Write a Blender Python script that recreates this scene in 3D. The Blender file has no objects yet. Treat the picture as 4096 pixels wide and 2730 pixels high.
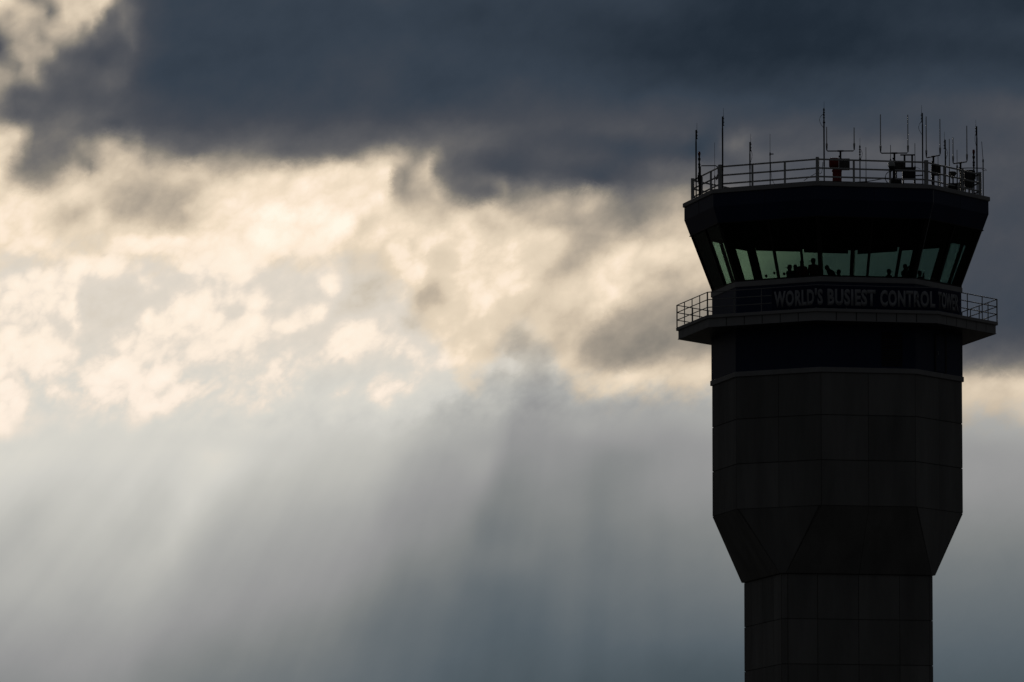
import bpy, bmesh, math, random
from mathutils import Vector, Matrix
random.seed(7)
S = bpy.context.scene
COL = S.collection
R_ = math.radians

# ------------------------------------------------------------------ view
CAM_Z = 1.7
F = 27300.0                      # focal length in photo pixels (4096 wide)
PITCH = R_(5.824)
AZ = R_(2.736)                   # bearing of the tower from the camera axis
DIST = 321.0
TC = Vector((DIST*math.sin(AZ), DIST*math.cos(AZ), 0.0))      # tower axis
ROT = R_(-7.05)                  # turn of the octagon
TX = Vector((math.cos(AZ), -math.sin(AZ), 0))                 # tower frame: right
TY = Vector((-math.sin(AZ), -math.cos(AZ), 0))                # tower frame: towards viewer

def W(x, t, z):
    "tower frame (right, towards viewer, height) -> world"
    return TC + TX*x + TY*t + Vector((0, 0, z))

def at(px, py, t):
    "tower-frame (x, z) seen at photo pixel px,py for a thing standing t metres in front of the axis"
    u = (px-2048)/F; v = (1365-py)/F
    c, s = math.cos(PITCH), math.sin(PITCH)
    d = Vector((u, c - v*s, s + v*c))
    o = Vector((0, 0, CAM_Z))
    k = ((TC - o).dot(TY) + t) / d.dot(TY)
    p = o + d*k - TC
    return p.dot(TX), p.z

def zat(py, t, px=3300): return at(px, py, t)[1]
def xat(px, t, py=900): return at(px, py, t)[0]

# ------------------------------------------------------------------ materials
def new_mat(name):
    m = bpy.data.materials.new(name); m.use_nodes = True
    nt = m.node_tree; b = nt.nodes['Principled BSDF']
    return m, nt, b

def paint(name, col, rough=0.5, metal=0.0, var=0.25, scale=1.5, bump=0.0, streak=False, spec=0.5, panels=0.0):
    m, nt, b = new_mat(name)
    tc = nt.nodes.new('ShaderNodeTexCoord')
    mp = nt.nodes.new('ShaderNodeMapping')
    mp.inputs['Scale'].default_value = (scale, scale, scale*(0.18 if streak else 1))
    nt.links.new(tc.outputs['Object'], mp.inputs['Vector'])
    n = nt.nodes.new('ShaderNodeTexNoise'); n.inputs['Scale'].default_value = 1.0
    n.inputs['Detail'].default_value = 6; n.inputs['Roughness'].default_value = 0.62
    nt.links.new(mp.outputs['Vector'], n.inputs['Vector'])
    r = nt.nodes.new('ShaderNodeValToRGB')
    r.color_ramp.elements[0].position = 0.3; r.color_ramp.elements[1].position = 0.7
    r.color_ramp.elements[0].color = (*[c*(1-var) for c in col], 1)
    r.color_ramp.elements[1].color = (*[min(1, c*(1+var*0.6)) for c in col], 1)
    nt.links.new(n.outputs['Fac'], r.inputs['Fac'])
    if panels:                                   # each cast panel came out of the mould a little lighter or darker
        ge = nt.nodes.new('ShaderNodeNewGeometry')
        mr = nt.nodes.new('ShaderNodeMapRange'); mr.inputs[3].default_value = 1-panels; mr.inputs[4].default_value = 1+panels
        nt.links.new(ge.outputs['Random Per Island'], mr.inputs[0])
        sc = nt.nodes.new('ShaderNodeVectorMath'); sc.operation = 'SCALE'
        nt.links.new(r.outputs['Color'], sc.inputs[0]); nt.links.new(mr.outputs[0], sc.inputs['Scale'])
        nt.links.new(sc.outputs[0], b.inputs['Base Color'])
    else:
        nt.links.new(r.outputs['Color'], b.inputs['Base Color'])
    b.inputs['Roughness'].default_value = rough
    b.inputs['Metallic'].default_value = metal
    b.inputs['Specular IOR Level'].default_value = spec
    if bump:
        n2 = nt.nodes.new('ShaderNodeTexNoise'); n2.inputs['Scale'].default_value = 14; n2.inputs['Detail'].default_value = 5
        nt.links.new(tc.outputs['Object'], n2.inputs['Vector'])
        bp = nt.nodes.new('ShaderNodeBump'); bp.inputs['Strength'].default_value = bump; bp.inputs['Distance'].default_value = 0.02
        nt.links.new(n2.outputs['Fac'], bp.inputs['Height']); nt.links.new(bp.outputs['Normal'], b.inputs['Normal'])
    return m

CONC   = paint('precast_concrete', (0.325, 0.325, 0.32), 0.85, var=0.24, scale=0.9, bump=0.3, streak=True, spec=0.2, panels=0.14)
GROUT  = paint('joint_sealant', (0.16, 0.16, 0.155), 0.9)
NAVY   = paint('navy_metal_panel', (0.035, 0.055, 0.13), 0.45, var=0.15, scale=0.6, streak=True, spec=0.25)
TRIM   = paint('pale_grey_trim', (0.46, 0.465, 0.48), 0.55, var=0.10, scale=2.0, streak=True, spec=0.3)
RAIL   = paint('galvanised_rail', (0.56, 0.58, 0.60), 0.45, metal=0.0, var=0.15, scale=5, spec=0.4)
RAILD  = paint('weathered_rail', (0.34, 0.35, 0.36), 0.5, var=0.15, scale=5, spec=0.3)
BLACK  = paint('black_fitting', (0.03, 0.03, 0.032), 0.5, var=0.2, scale=8, spec=0.3)
DARKG  = paint('dark_grey_steel', (0.10, 0.10, 0.105), 0.5, var=0.2, scale=6, spec=0.3)
FRAME  = paint('window_frame_bronze', (0.03, 0.029, 0.028), 0.45, var=0.15, scale=3, spec=0.3)
FIBRE  = paint('fibreglass_white', (0.62, 0.65, 0.66), 0.4, var=0.08, scale=5, spec=0.3)
BOXG   = paint('equipment_grey', (0.085, 0.085, 0.083), 0.5, var=0.12, scale=4, spec=0.3)
RED    = paint('aviation_red', (0.24, 0.013, 0.010), 0.4, var=0.15, scale=5, spec=0.35)
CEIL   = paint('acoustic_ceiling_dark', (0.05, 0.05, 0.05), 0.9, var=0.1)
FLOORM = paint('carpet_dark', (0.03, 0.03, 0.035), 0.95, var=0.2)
VINYL  = paint('navy_banner_vinyl', (0.012, 0.018, 0.075), 0.5, var=0.12, scale=1.2, spec=0.25)
WHITE  = paint('white_vinyl_lettering', (0.46, 0.48, 0.52), 0.5, var=0.12, scale=2, spec=0.25)
SHADE  = paint('window_shade_film', (0.03, 0.03, 0.03), 0.6, var=0.1)
ROOFM  = paint('roof_membrane', (0.16, 0.16, 0.155), 0.9, var=0.2)
SKIN   = paint('skin', (0.42, 0.26, 0.19), 0.55, var=0.08, scale=6)
CLOTHS = [paint('shirt_pink', (0.50, 0.16, 0.20), 0.9, var=0.12, scale=6), paint('shirt_navy', (0.05, 0.06, 0.12), 0.9, var=0.12, scale=6),
          paint('shirt_grey', (0.2, 0.2, 0.21), 0.9, var=0.12, scale=6)]
HAIR   = paint('dark_hair', (0.03, 0.022, 0.016), 0.7, var=0.3, scale=30)
CAPM   = paint('cap_cloth', (0.06, 0.06, 0.08), 0.9, var=0.15, scale=20)

def glass_mat():
    m = bpy.data.materials.new('green_tinted_glass'); m.use_nodes = True
    nt = m.node_tree; nt.nodes.clear()
    out = nt.nodes.new('ShaderNodeOutputMaterial')
    tr = nt.nodes.new('ShaderNodeBsdfTransparent'); tr.inputs['Color'].default_value = (0.566, 0.664, 0.630, 1)
    gl = nt.nodes.new('ShaderNodeBsdfGlossy'); gl.inputs['Roughness'].default_value = 0.02
    gl.inputs['Color'].default_value = (0.9, 0.95, 0.93, 1)
    # thin pane: Schlick reflectance from either side
    ge = nt.nodes.new('ShaderNodeNewGeometry')
    dt = nt.nodes.new('ShaderNodeVectorMath'); dt.operation = 'DOT_PRODUCT'
    nt.links.new(ge.outputs['Incoming'], dt.inputs[0]); nt.links.new(ge.outputs['Normal'], dt.inputs[1])
    def mth(op, a, b=0.0):
        q = nt.nodes.new('ShaderNodeMath'); q.operation = op
        for s_, v_ in zip(q.inputs, (a, b)):
            if hasattr(v_, 'is_output'): nt.links.new(v_, s_)
            else: s_.default_value = v_
        return q.outputs[0]
    c1 = mth('SUBTRACT', 1.0, mth('ABSOLUTE', dt.outputs['Value']))
    fr = mth('ADD', mth('MULTIPLY', mth('POWER', c1, 5.0), 0.3), 0.015)
    tc = nt.nodes.new('ShaderNodeTexCoord')
    n = nt.nodes.new('ShaderNodeTexNoise'); n.inputs['Scale'].default_value = 0.7; n.inputs['Detail'].default_value = 2
    nt.links.new(tc.outputs['Object'], n.inputs['Vector'])
    bp = nt.nodes.new('ShaderNodeBump'); bp.inputs['Strength'].default_value = 0.04; bp.inputs['Distance'].default_value = 0.02
    nt.links.new(n.outputs['Fac'], bp.inputs['Height']); nt.links.new(bp.outputs['Normal'], gl.inputs['Normal'])
    mx = nt.nodes.new('ShaderNodeMixShader')
    nt.links.new(fr, mx.inputs[0]); nt.links.new(tr.outputs[0], mx.inputs[1]); nt.links.new(gl.outputs[0], mx.inputs[2])
    nt.links.new(mx.outputs[0], out.inputs['Surface'])
    return m
GLASS = glass_mat()

# ------------------------------------------------------------------ mesh helpers
def tag(o, label, cat, group=None):
    o['label'] = label; o['category'] = cat
    if group: o['group'] = group
    return o

def empty(name, loc, label, cat, group=None):
    o = bpy.data.objects.new(name, None); COL.objects.link(o)
    o.location = loc; o.empty_display_size = 0.3
    return tag(o, label, cat, group)

class MB:
    "mesh builder in tower-frame coordinates"
    def __init__(s): s.bm = bmesh.new()
    def face(s, pts):
        return s.bm.faces.new([s.bm.verts.new(W(*p)) for p in pts])
    def prism(s, poly, z0, z1, poly1=None):
        "closed solid between polygon at z0 and polygon at z1 (tower frame)"
        poly1 = poly1 or poly; n = len(poly)
        a = [s.bm.verts.new(W(x, t, z0)) for x, t in poly]
        b = [s.bm.verts.new(W(x, t, z1)) for x, t in poly1]
        s.bm.faces.new(a[::-1]); s.bm.faces.new(b)
        for i in range(n):
            j = (i+1) % n
            s.bm.faces.new((a[i], a[j], b[j], b[i]))
    def hexa(s, lo, hi):
        "solid from four lower and four upper 3-d points"
        a = [s.bm.verts.new(W(*p)) for p in lo]; b = [s.bm.verts.new(W(*p)) for p in hi]
        s.bm.faces.new(a[::-1]); s.bm.faces.new(b)
        for i in range(4):
            j = (i+1) % 4; s.bm.faces.new((a[i], a[j], b[j], b[i]))
    def ring(s, outer, inner, z0, z1, outer1=None, inner1=None):
        "closed ring wall between two polygons"
        outer1 = outer1 or outer; inner1 = inner1 or inner; n = len(outer)
        V = lambda P, z: [s.bm.verts.new(W(x, t, z)) for x, t in P]
        a, b, c, d = V(outer, z0), V(outer1, z1), V(inner1, z1), V(inner, z0)
        for i in range(n):
            j = (i+1) % n
            for p, q in ((a, b), (b, c), (c, d), (d, a)):
                s.bm.faces.new((p[i], p[j], q[j], q[i]))
    def tube(s, pts, r, seg=8, r1=None):
        "round bar through 3-d points"
        P = [W(*p) for p in pts]; rings = []
        n = len(P)
        for i, p in enumerate(P):
            d = (P[min(i+1, n-1)] - P[max(i-1, 0)]).normalized()
            up = Vector((0, 0, 1)) if abs(d.z) < 0.95 else TX
            e1 = d.cross(up).normalized(); e2 = d.cross(e1)
            rr = r if r1 is None else r + (r1-r)*i/(n-1)
            rings.append([s.bm.verts.new(p + (e1*math.cos(2*math.pi*k/seg) + e2*math.sin(2*math.pi*k/seg))*rr) for k in range(seg)])
        for A, B in zip(rings, rings[1:]):
            for k in range(seg):
                l = (k+1) % seg; s.bm.faces.new((A[k], A[l], B[l], B[k]))
        s.bm.faces.new(rings[0][::-1]); s.bm.faces.new(rings[-1])
    def lathe(s, x, t, prof, seg=16):
        rings = [[s.bm.verts.new(W(x + r*math.cos(2*math.pi*k/seg), t + r*math.sin(2*math.pi*k/seg), z)) for k in range(seg)] for r, z in prof]
        for A, B in zip(rings, rings[1:]):
            for k in range(seg):
                l = (k+1) % seg; s.bm.faces.new((A[k], A[l], B[l], B[k]))
        s.bm.faces.new(rings[0][::-1]); s.bm.faces.new(rings[-1])
    def box(s, x0, x1, t0, t1, z0, z1):
        s.prism([(x0, t0), (x1, t0), (x1, t1), (x0, t1)], z0, z1)
    def obar(s, p0, p1, w, h):
        "rectangular bar from p0 to p1 (tower frame)"
        a, b = W(*p0), W(*p1); d = (b-a).normalized()
        up = Vector((0, 0, 1)) if abs(d.z) < 0.95 else TY
        e1 = d.cross(up).normalized()*w/2; e2 = d.cross(e1).normalized()*h/2
        A = [s.bm.verts.new(a+q) for q in (e1+e2, -e1+e2, -e1-e2, e1-e2)]
        B = [s.bm.verts.new(b+q) for q in (e1+e2, -e1+e2, -e1-e2, e1-e2)]
        s.bm.faces.new(A[::-1]); s.bm.faces.new(B)
        for i in range(4):
            j = (i+1) % 4; s.bm.faces.new((A[i], A[j], B[j], B[i]))
    def build(s, name, mat, parent=None, bevel=0.0, smooth=False):
        bm = s.bm
        bmesh.ops.recalc_face_normals(bm, faces=bm.faces)
        if bevel:
            bmesh.ops.bevel(bm, geom=[e for e in bm.edges if len(e.link_faces) == 2 and e.calc_face_angle(0) > 0.5],
                            offset=bevel, segments=1, affect='EDGES', clamp_overlap=True)
        if parent is not None:
            inv = parent.matrix_world.inverted() if parent.parent is None and parent.type != 'EMPTY' else None
            base = root_loc(parent)
        else:
            base = Vector((0, 0, 0))
            for v in bm.verts: base += v.co
            base /= max(1, len(bm.verts))
            base.z = min(v.co.z for v in bm.verts)
        for v in bm.verts: v.co -= base
        me = bpy.data.meshes.new(name); bm.to_mesh(me); bm.free()
        if smooth:
            for p in me.polygons: p.use_smooth = True
        me.materials.append(mat)
        o = bpy.data.objects.new(name, me); COL.objects.link(o)
        if parent is not None: o.parent = parent
        else: o.location = base
        return o

def root_loc(o):
    while o.parent: o = o.parent
    return Vector(o.location)

def polar(r, a): return (r*math.sin(a), r*math.cos(a))
def octa(r): return [polar(r, ROT + k*math.pi/4) for k in range(8)]
def lerp2(p, q, f): return (p[0]+(q[0]-p[0])*f, p[1]+(q[1]-p[1])*f)

# ------------------------------------------------------------------ tower dimensions
C8 = math.cos(ROT)
R_COP = 7.325; Z_COP = zat(725.6, R_COP*C8)
Z_COPB = Z_COP - 0.20
R_FAS = 7.245;  Z_FAS = Z_COPB - 0.62
R_SILL = 5.93; Z_SILL = zat(1106, R_SILL*C8)
HSLOPE = Z_FAS - Z_SILL
def r_slope(z): return R_SILL + (R_FAS-R_SILL)*(z-Z_SILL)/HSLOPE
Z_HEAD = Z_FAS - 0.76
Z_DECK = zat(1232.6, 7.624*C8)
R_DECK = 7.655
R_WALL = 5.97
Z_SOFF = Z_DECK - 0.56
Z_LEDT = zat(1467.8, 6.0*C8); Z_LEDB = zat(1488, 6.0*C8)
R_CONC = 5.938
Z_SHO = zat(2020.6, R_CONC*C8)
FN = ROT + math.pi/8                     # bearing of the main shaft face
HW, CH = 3.655, 0.24                      # half width and corner cut of the shaft
def shaft(extra=0.0, cut=0.0):
    pts = []
    for k in range(4):
        a = FN + k*math.pi/2
        n = (math.sin(a), math.cos(a)); tg = (math.cos(a), -math.sin(a))
        h = HW + extra; e = h - CH - cut
        for s_ in (-1, 1): pts.append((n[0]*h + tg[0]*e*s_, n[1]*h + tg[1]*e*s_))
    return pts                           # order: face k left end, right end
Z_CONE = zat(2292, 4.45)
Z_FLOOR = Z_SILL - 0.86
Z_ROOF = Z_COP - 0.06

tower = empty('control_tower', TC, 'tall dark airport control tower with flared glass cab, navy bands and concrete panels', 'control tower')

# --- shaft and head, precast panels over a recessed core
GD = 0.045                               # joint depth
def panel_wall(mb, P, Pin, Q, Qin, z0, z1, cuts, gap=0.02):
    "panels round a polygon ring: P/Q outer at z0/z1, Pin/Qin the joint plane; cuts: joint fractions along each long side"
    n = len(P)
    for i in range(n):
        j = (i+1) % n
        L = math.dist(P[i], P[j])
        c = cuts if L > 1.0 else (0, 1)
        m = len(c)-1
        for k in range(m):
            f0, f1 = c[k], c[k+1]
            g = gap/L
            a0 = f0 + (g*0.5 if k else g*0.55); a1 = f1 - (g*0.5 if k < m-1 else g*0.55)
            lo = [lerp2(P[i], P[j], a0), lerp2(P[i], P[j], a1), lerp2(Pin[i], Pin[j], a1), lerp2(Pin[i], Pin[j], a0)]
            hi = [lerp2(Q[i], Q[j], a0), lerp2(Q[i], Q[j], a1), lerp2(Qin[i], Qin[j], a1), lerp2(Qin[i], Qin[j], a0)]
            mb.hexa([(x, t, z0) for x, t in lo], [(x, t, z1) for x, t in hi])

core = MB()
core.prism(shaft(-GD), 0, Z_CONE)
core.prism(octa(R_CONC-GD), Z_SHO, Z_LEDB + 0.02)
core.build('joint_core', GROUT, tower)

mb = MB()
course = 2.10
zt = Z_CONE - 0.02; k = 0
while zt > 0.3:
    zb = max(0.02, zt - course + (0.0 if k else 0.0))
    panel_wall(mb, shaft(0), shaft(-GD-0.01), shaft(0), shaft(-GD-0.01), zb + 0.016, zt - 0.016, (0, 0.21, 0.5, 0.79, 1), 0.03)
    zt = zb; k += 1
mb.build('shaft_wall', CONC, tower)

mb = MB()
z = Z_SHO
while z < Z_LEDB - 0.2:
    z1 = min(z + course, Z_LEDB)
    panel_wall(mb, octa(R_CONC), octa(R_CONC-GD-0.01), octa(R_CONC), octa(R_CONC-GD-0.01), z + (0.018 if z > Z_SHO else 0.0), z1 - 0.02, (0, 0.5, 1), 0.02)
    z = z1
mb.build('head_wall', CONC, tower)

# flared corbel: octagon above, square with cut corners below
def corbel(extra_o, extra_s):
    o8 = octa(R_CONC + extra_o); s8 = shaft(0.10 + extra_s)
    # octagon corner k sits at ROT+k*45; shaft face k spans corners (FN+90k) between octagon corners 2k and 2k+1
    return s8, [o8[0], o8[1], o8[2], o8[3], o8[4], o8[5], o8[6], o8[7]]
s8, o8 = corbel(0, 0); s8i, o8i = corbel(-0.10, -0.10)
mb = MB()
panel_wall(mb, s8, s8i, o8, o8i, Z_CONE, Z_SHO - 0.03, (0, 0.5, 1), 0.02)
mb.build('corbel', CONC, tower)
mb = MB(); s8c, o8c = corbel(-0.03, -0.03)
mb.prism(s8c, Z_CONE + 0.003, Z_SHO - 0.001, o8c)
mb.build('corbel_core', GROUT, tower)

# ledge, blue storey under the balcony
mb = MB(); mb.ring(octa(6.03), octa(R_CONC-0.2), Z_LEDB, Z_LEDT)
mb.build('ledge', TRIM, tower, bevel=0.01)
mb = MB(); mb.ring(octa(R_WALL), octa(R_WALL-0.25), Z_LEDT, Z_SOFF)
blue_lower = mb.build('blue_storey', NAVY, tower)

def facet(k, r):
    "corner points of facet k (between corners k and k+1)"
    o = octa(r); return o[k % 8], o[(k+1) % 8]
def on_facet(k, r, f, out=0.0):
    a, b = facet(k, r); p = lerp2(a, b, f)
    n = ROT + (k+0.5)*math.pi/4
    return (p[0] + math.sin(n)*out, p[1] + math.cos(n)*out)

def facet_box(mb, k, r, f0, f1, z0, z1, o0, o1, r1=None):
    r1 = r1 or r
    lo = [on_facet(k, r, f0, o1), on_facet(k, r, f1, o1), on_facet(k, r, f1, o0), on_facet(k, r, f0, o0)]
    hi = [on_facet(k, r1, f0, o1), on_facet(k, r1, f1, o1), on_facet(k, r1, f1, o0), on_facet(k, r1, f0, o0)]
    mb.hexa([(x, t, z0) for x, t in lo], [(x, t, z1) for x, t in hi])

# door on the right facet, louvre on the main facet
door_f0, door_f1 = 0.42, 0.61
mb = MB(); facet_box(mb, 1, R_WALL, door_f0, door_f1, Z_LEDT + 0.04, Z_SOFF - 0.25, 0.004, 0.035)
door = mb.build('door', NAVY, tower, bevel=0.008)
mb = MB()
facet_box(mb, 1, R_WALL, door_f0-0.02, door_f0, Z_LEDT + 0.02, Z_SOFF - 0.2, 0.002, 0.05)
facet_box(mb, 1, R_WALL, door_f1, door_f1+0.03, Z_LEDT + 0.02, Z_SOFF - 0.2, 0.002, 0.05)
facet_box(mb, 1, R_WALL, door_f0, door_f1, Z_SOFF - 0.25, Z_SOFF - 0.2, 0.002, 0.05)
mb.build('door_frame', BLACK, door)
mb = MB(); p = on_facet(1, R_WALL, door_f0+0.025, 0.08); q = on_facet(1, R_WALL, door_f0+0.025, 0.03)
mb.tube([(p[0], p[1], Z_LEDT+0.8), (p[0], p[1], Z_LEDT+1.0)], 0.018, 6); mb.tube([(q[0], q[1], Z_LEDT+0.9), (p[0], p[1], Z_LEDT+0.9)], 0.012, 6)
mb.build('handle', RAIL, door)
mb = MB()
for i in range(14):
    z = Z_LEDT + 0.10 + i*0.115
    facet_box(mb, 0, R_WALL, 0.64, 0.86, z, z+0.075, 0.003, 0.04)
mb.build('louvre', BLACK, tower)

# --- balcony
mb = MB()
mb.ring(octa(R_DECK), octa(R_WALL-0.1), Z_DECK - 0.15, Z_DECK)
balc = mb.build('balcony', TRIM, tower, bevel=0.012)
mb = MB()
a8, b8 = octa(R_DECK-0.10), octa(R_DECK-0.16)
for k in range(8):
    m = 6
    for i in range(m):
        g = 0.004
        facet_box(mb, k, R_DECK-0.11, i/m+(g if i else 0.0), (i+1)/m-(g if i < m-1 else 0.0), Z_SOFF + 0.01, Z_DECK - 0.153, -0.02, 0.0)
mb.build('fascia_panels', TRIM, balc)
mb = MB(); mb.ring(octa(R_DECK-0.155), octa(R_WALL-0.1), Z_SOFF, Z_DECK - 0.155)
mb.build('soffit', DARKG, balc)
mb = MB()
for k in range(8):
    a, b = facet(k, R_DECK-0.10); mb.obar((*a, Z_SOFF+0.005), (*b, Z_SOFF+0.005), 0.05, 0.02)
mb.build('drip_edge', TRIM, balc)

# blue wall behind the walkway, sill band
mb = MB(); mb.ring(octa(R_SILL), octa(R_SILL-0.25), Z_DECK, Z_SILL - 0.25)
mb.build('blue_parapet', NAVY, tower)
mb = MB(); mb.ring(octa(R_SILL+0.06), octa(R_SILL-0.25), Z_SILL - 0.25, Z_SILL)
mb.build('sill_band', TRIM, tower, bevel=0.015)

def railing(name, R, zbase, heights, post_n, rb, rp, corner, zpost, mat, sq=False):
    "guard rail round the octagon: one mesh of rails, each post a part of it"
    mb = MB()
    for h in heights:
        for k in range(8):
            a, b = facet(k, R); mb.tube([(*a, zbase+h), (*b, zbase+h)], rb, 8)
    rail = mb.build(name, mat, tower, smooth=False)
    for k in range(8):
        for i in range(post_n):
            mb = MB(); p = on_facet(k, R, i/post_n)
            if i == 0:
                w = corner
                a = ROT + k*math.pi/4
                e = (math.cos(a), -math.sin(a)); n = (math.sin(a), math.cos(a))
                mb.prism([(p[0]+e[0]*w*sx+n[0]*w*sy, p[1]+e[1]*w*sx+n[1]*w*sy) for sx, sy in ((-1, -1), (1, -1), (1, 1), (-1, 1))], zbase, zbase+zpost)
                mb.build('post', mat, rail, bevel=0.006)
            else:
                mb.tube([(*p, zbase), (*p, zbase+heights[0])], rp, 8)
                mb.build('post', mat, rail)
    return rail

R_BR = 7.607
railing('balcony_railing', R_BR, Z_DECK, (1.07, 0.72, 0.36), 4, 0.024, 0.024, 0.028, 1.085, RAILD)

# --- cab roof: fascia, sloping blue panel, coping
mb = MB(); mb.ring(octa(R_FAS), octa(R_FAS-0.12), Z_FAS, Z_COPB)
fas = mb.build('roof_fascia', NAVY, tower)
for k in range(8):
    mb = MB(); facet_box(mb, k, R_FAS, 0.4985, 0.5015, Z_FAS, Z_COPB, 0.001, 0.006); mb.build('seam', BLACK, fas)
mb = MB(); mb.ring(octa(r_slope(Z_HEAD)), octa(r_slope(Z_HEAD)-0.14), Z_HEAD, Z_FAS, octa(R_FAS), octa(R_FAS-0.14))
mb.build('sloping_panel', NAVY, tower)
mb = MB(); mb.ring(octa(R_COP), octa(R_COP-0.35), Z_COPB, Z_COP)
mb.build('coping', TRIM, tower, bevel=0.015)
mb = MB(); mb.prism(octa(R_COP-0.36), Z_COPB, Z_ROOF)
mb.build('roof_deck', ROOFM, tower)
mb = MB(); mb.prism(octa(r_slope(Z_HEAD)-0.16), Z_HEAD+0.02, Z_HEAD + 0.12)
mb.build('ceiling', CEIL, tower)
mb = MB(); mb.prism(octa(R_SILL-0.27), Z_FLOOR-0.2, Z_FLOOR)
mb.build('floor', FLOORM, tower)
mb = MB()
for k in range(8):
    a, b = facet(k, r_slope(Z_HEAD)+0.03); mb.obar((*a, Z_HEAD), (*b, Z_HEAD), 0.05, 0.03)
mb.build('drip_moulding', FRAME, tower)

# --- glazing: sixteen leaning panes, corner and middle mullions
RG0, RG1 = r_slope(Z_SILL+0.10)-0.03, r_slope(Z_HEAD-0.10)-0.03
ZG0, ZG1 = Z_SILL+0.02, Z_HEAD-0.02
RS0, RS1 = r_slope(ZG0), r_slope(ZG1)
for k in range(8):
    for h in (0, 1):
        f0, f1 = (0.015, 0.491) if h == 0 else (0.509, 0.985)
        mb = MB(); facet_box(mb, k, RS0-0.07, f0, f1, Z_SILL+0.02, Z_HEAD-0.02, -0.006, 0.006, RS1-0.07)
        pane = mb.build('window', GLASS, tower)
        if k == 7:                       # window stickers on the left front panes
            for px, py, shp in (((3061, 1096.5, 'o'), (3096, 1087, 's')) if h == 0 else ((3134.7, 1093, 'o'),)):
                fr = ((px - 2938.0)/(3283.0-2938.0))
                z = zat(py, 5.2); rr = RS0 + (RS1-RS0)*(z-ZG0)/(ZG1-ZG0) - 0.07
                c = on_facet(k, rr, fr, -0.02); n = ROT + (k+0.5)*math.pi/4
                e = (math.cos(n), -math.sin(n))
                m2 = MB(); sg = 20 if shp == 'o' else 4; r0 = 0.072 if shp == 'o' else 0.080
                pts = []
                for i in range(sg):
                    an = 2*math.pi*(i+0.5)/sg
                    pts.append((c[0]+e[0]*r0*math.cos(an), c[1]+e[1]*r0*math.cos(an), r0*math.sin(an)))
                sl = (R_FAS-R_SILL)/HSLOPE*math.cos(math.pi/8)
                fr_, bk_ = [], []
                for x, t, dz in pts:
                    nx, ny = math.sin(n), math.cos(n)
                    fr_.append(m2.bm.verts.new(W(x+nx*sl*dz, t+ny*sl*dz, z+dz)))
                    bk_.append(m2.bm.verts.new(W(x+nx*(sl*dz-0.01), t+ny*(sl*dz-0.01), z+dz)))
                m2.bm.faces.new(fr_); m2.bm.faces.new(bk_[::-1])
                for i in range(sg):
                    j = (i+1) % sg; m2.bm.faces.new((fr_[i], fr_[j], bk_[j], bk_[i]))
                m2.build('sticker', BLACK, pane)
    # middle mullion
    mb = MB(); facet_box(mb, k, RS0, 0.491, 0.509, ZG0, ZG1, -0.17, 0.0, RS1)
    mb.build('mullion', FRAME, tower)
    # corner column, a deep fin pointing to the middle of the cab
    a = ROT + k*math.pi/4; rd = (math.sin(a), math.cos(a)); tg = (math.cos(a), -math.sin(a)); cw = 0.085
    def fin(r): return [(rd[0]*q + tg[0]*w, rd[1]*q + tg[1]*w) for q, w in ((r-0.02, -cw), (r-0.02, cw), (r-0.52, cw), (r-0.52, -cw))]
    mb = MB()
    mb.hexa([(x, t, ZG0) for x, t in fin(RS0)], [(x, t, ZG1) for x, t in fin(RS1)])
    mb.build('corner_column', FRAME, tower)
mb = MB()
for k in range(8):
    facet_box(mb, k, RS0+0.003, 0.0, 1.0, Z_SILL, Z_SILL+0.07, -0.17, 0.004, r_slope(Z_SILL+0.07)+0.003)
mb.build('window_sill', FRAME, tower)
# roller shades, let down to different heights on the far panes
for k, h, drop in ((3, 0, 0.22), (3, 1, 0.24), (4, 0, 0.20), (4, 1, 0.17), (2, 0, 0.06), (2, 1, 0.10), (5, 0, 0.24), (5, 1, 0.10),
                   (6, 0, 9.0), (6, 1, 0.55), (1, 1, 0.75), (1, 0, 0.12)):
    drop = min(drop, Z_HEAD - Z_SILL - 0.12)
    f0, f1 = (0.05, 0.48) if h == 0 else (0.52, 0.95)
    mb = MB(); z0 = Z_HEAD - 0.02 - drop
    facet_box(mb, k, r_slope(z0)-0.24, f0, f1, z0, Z_HEAD-0.01, -0.008, 0.0, r_slope(Z_HEAD-0.01)-0.24)
    mb.build('roller_shade', SHADE, tower)
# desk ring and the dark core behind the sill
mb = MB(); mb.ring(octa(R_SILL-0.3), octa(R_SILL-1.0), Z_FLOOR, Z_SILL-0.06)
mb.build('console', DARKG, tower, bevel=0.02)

# --- roof railing
R_RR = 6.84
roof_rail = railing('roof_railing', R_RR, Z_ROOF-0.02, (1.17, 0.76, 0.36), 3, 0.040, 0.050, 0.075, 1.27, RAIL)
mb = MB()
for k in range(8):
    a, b = facet(k, R_RR-0.12); mb.tube([(*a, Z_ROOF+0.14), (*b, Z_ROOF+0.14)], 0.025, 6)
mb.build('conduit', BLACK, tower)

# lightning cable down the front right corner
mb = MB()
def corner_pt(k, r, z, out=0.02):
    p = polar(r+out, ROT + k*math.pi/4 + 0.012); return (p[0], p[1], z)
mb.tube([corner_pt(1, R_COP, Z_COP), corner_pt(1, R_COP, Z_COPB), corner_pt(1, R_FAS, Z_COPB-0.03), corner_pt(1, R_FAS, Z_FAS), corner_pt(1, r_slope(Z_HEAD), Z_HEAD), corner_pt(1, R_SILL, Z_SILL)], 0.012, 6)
mb.build('lightning_cable', RAIL, tower)
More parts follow.
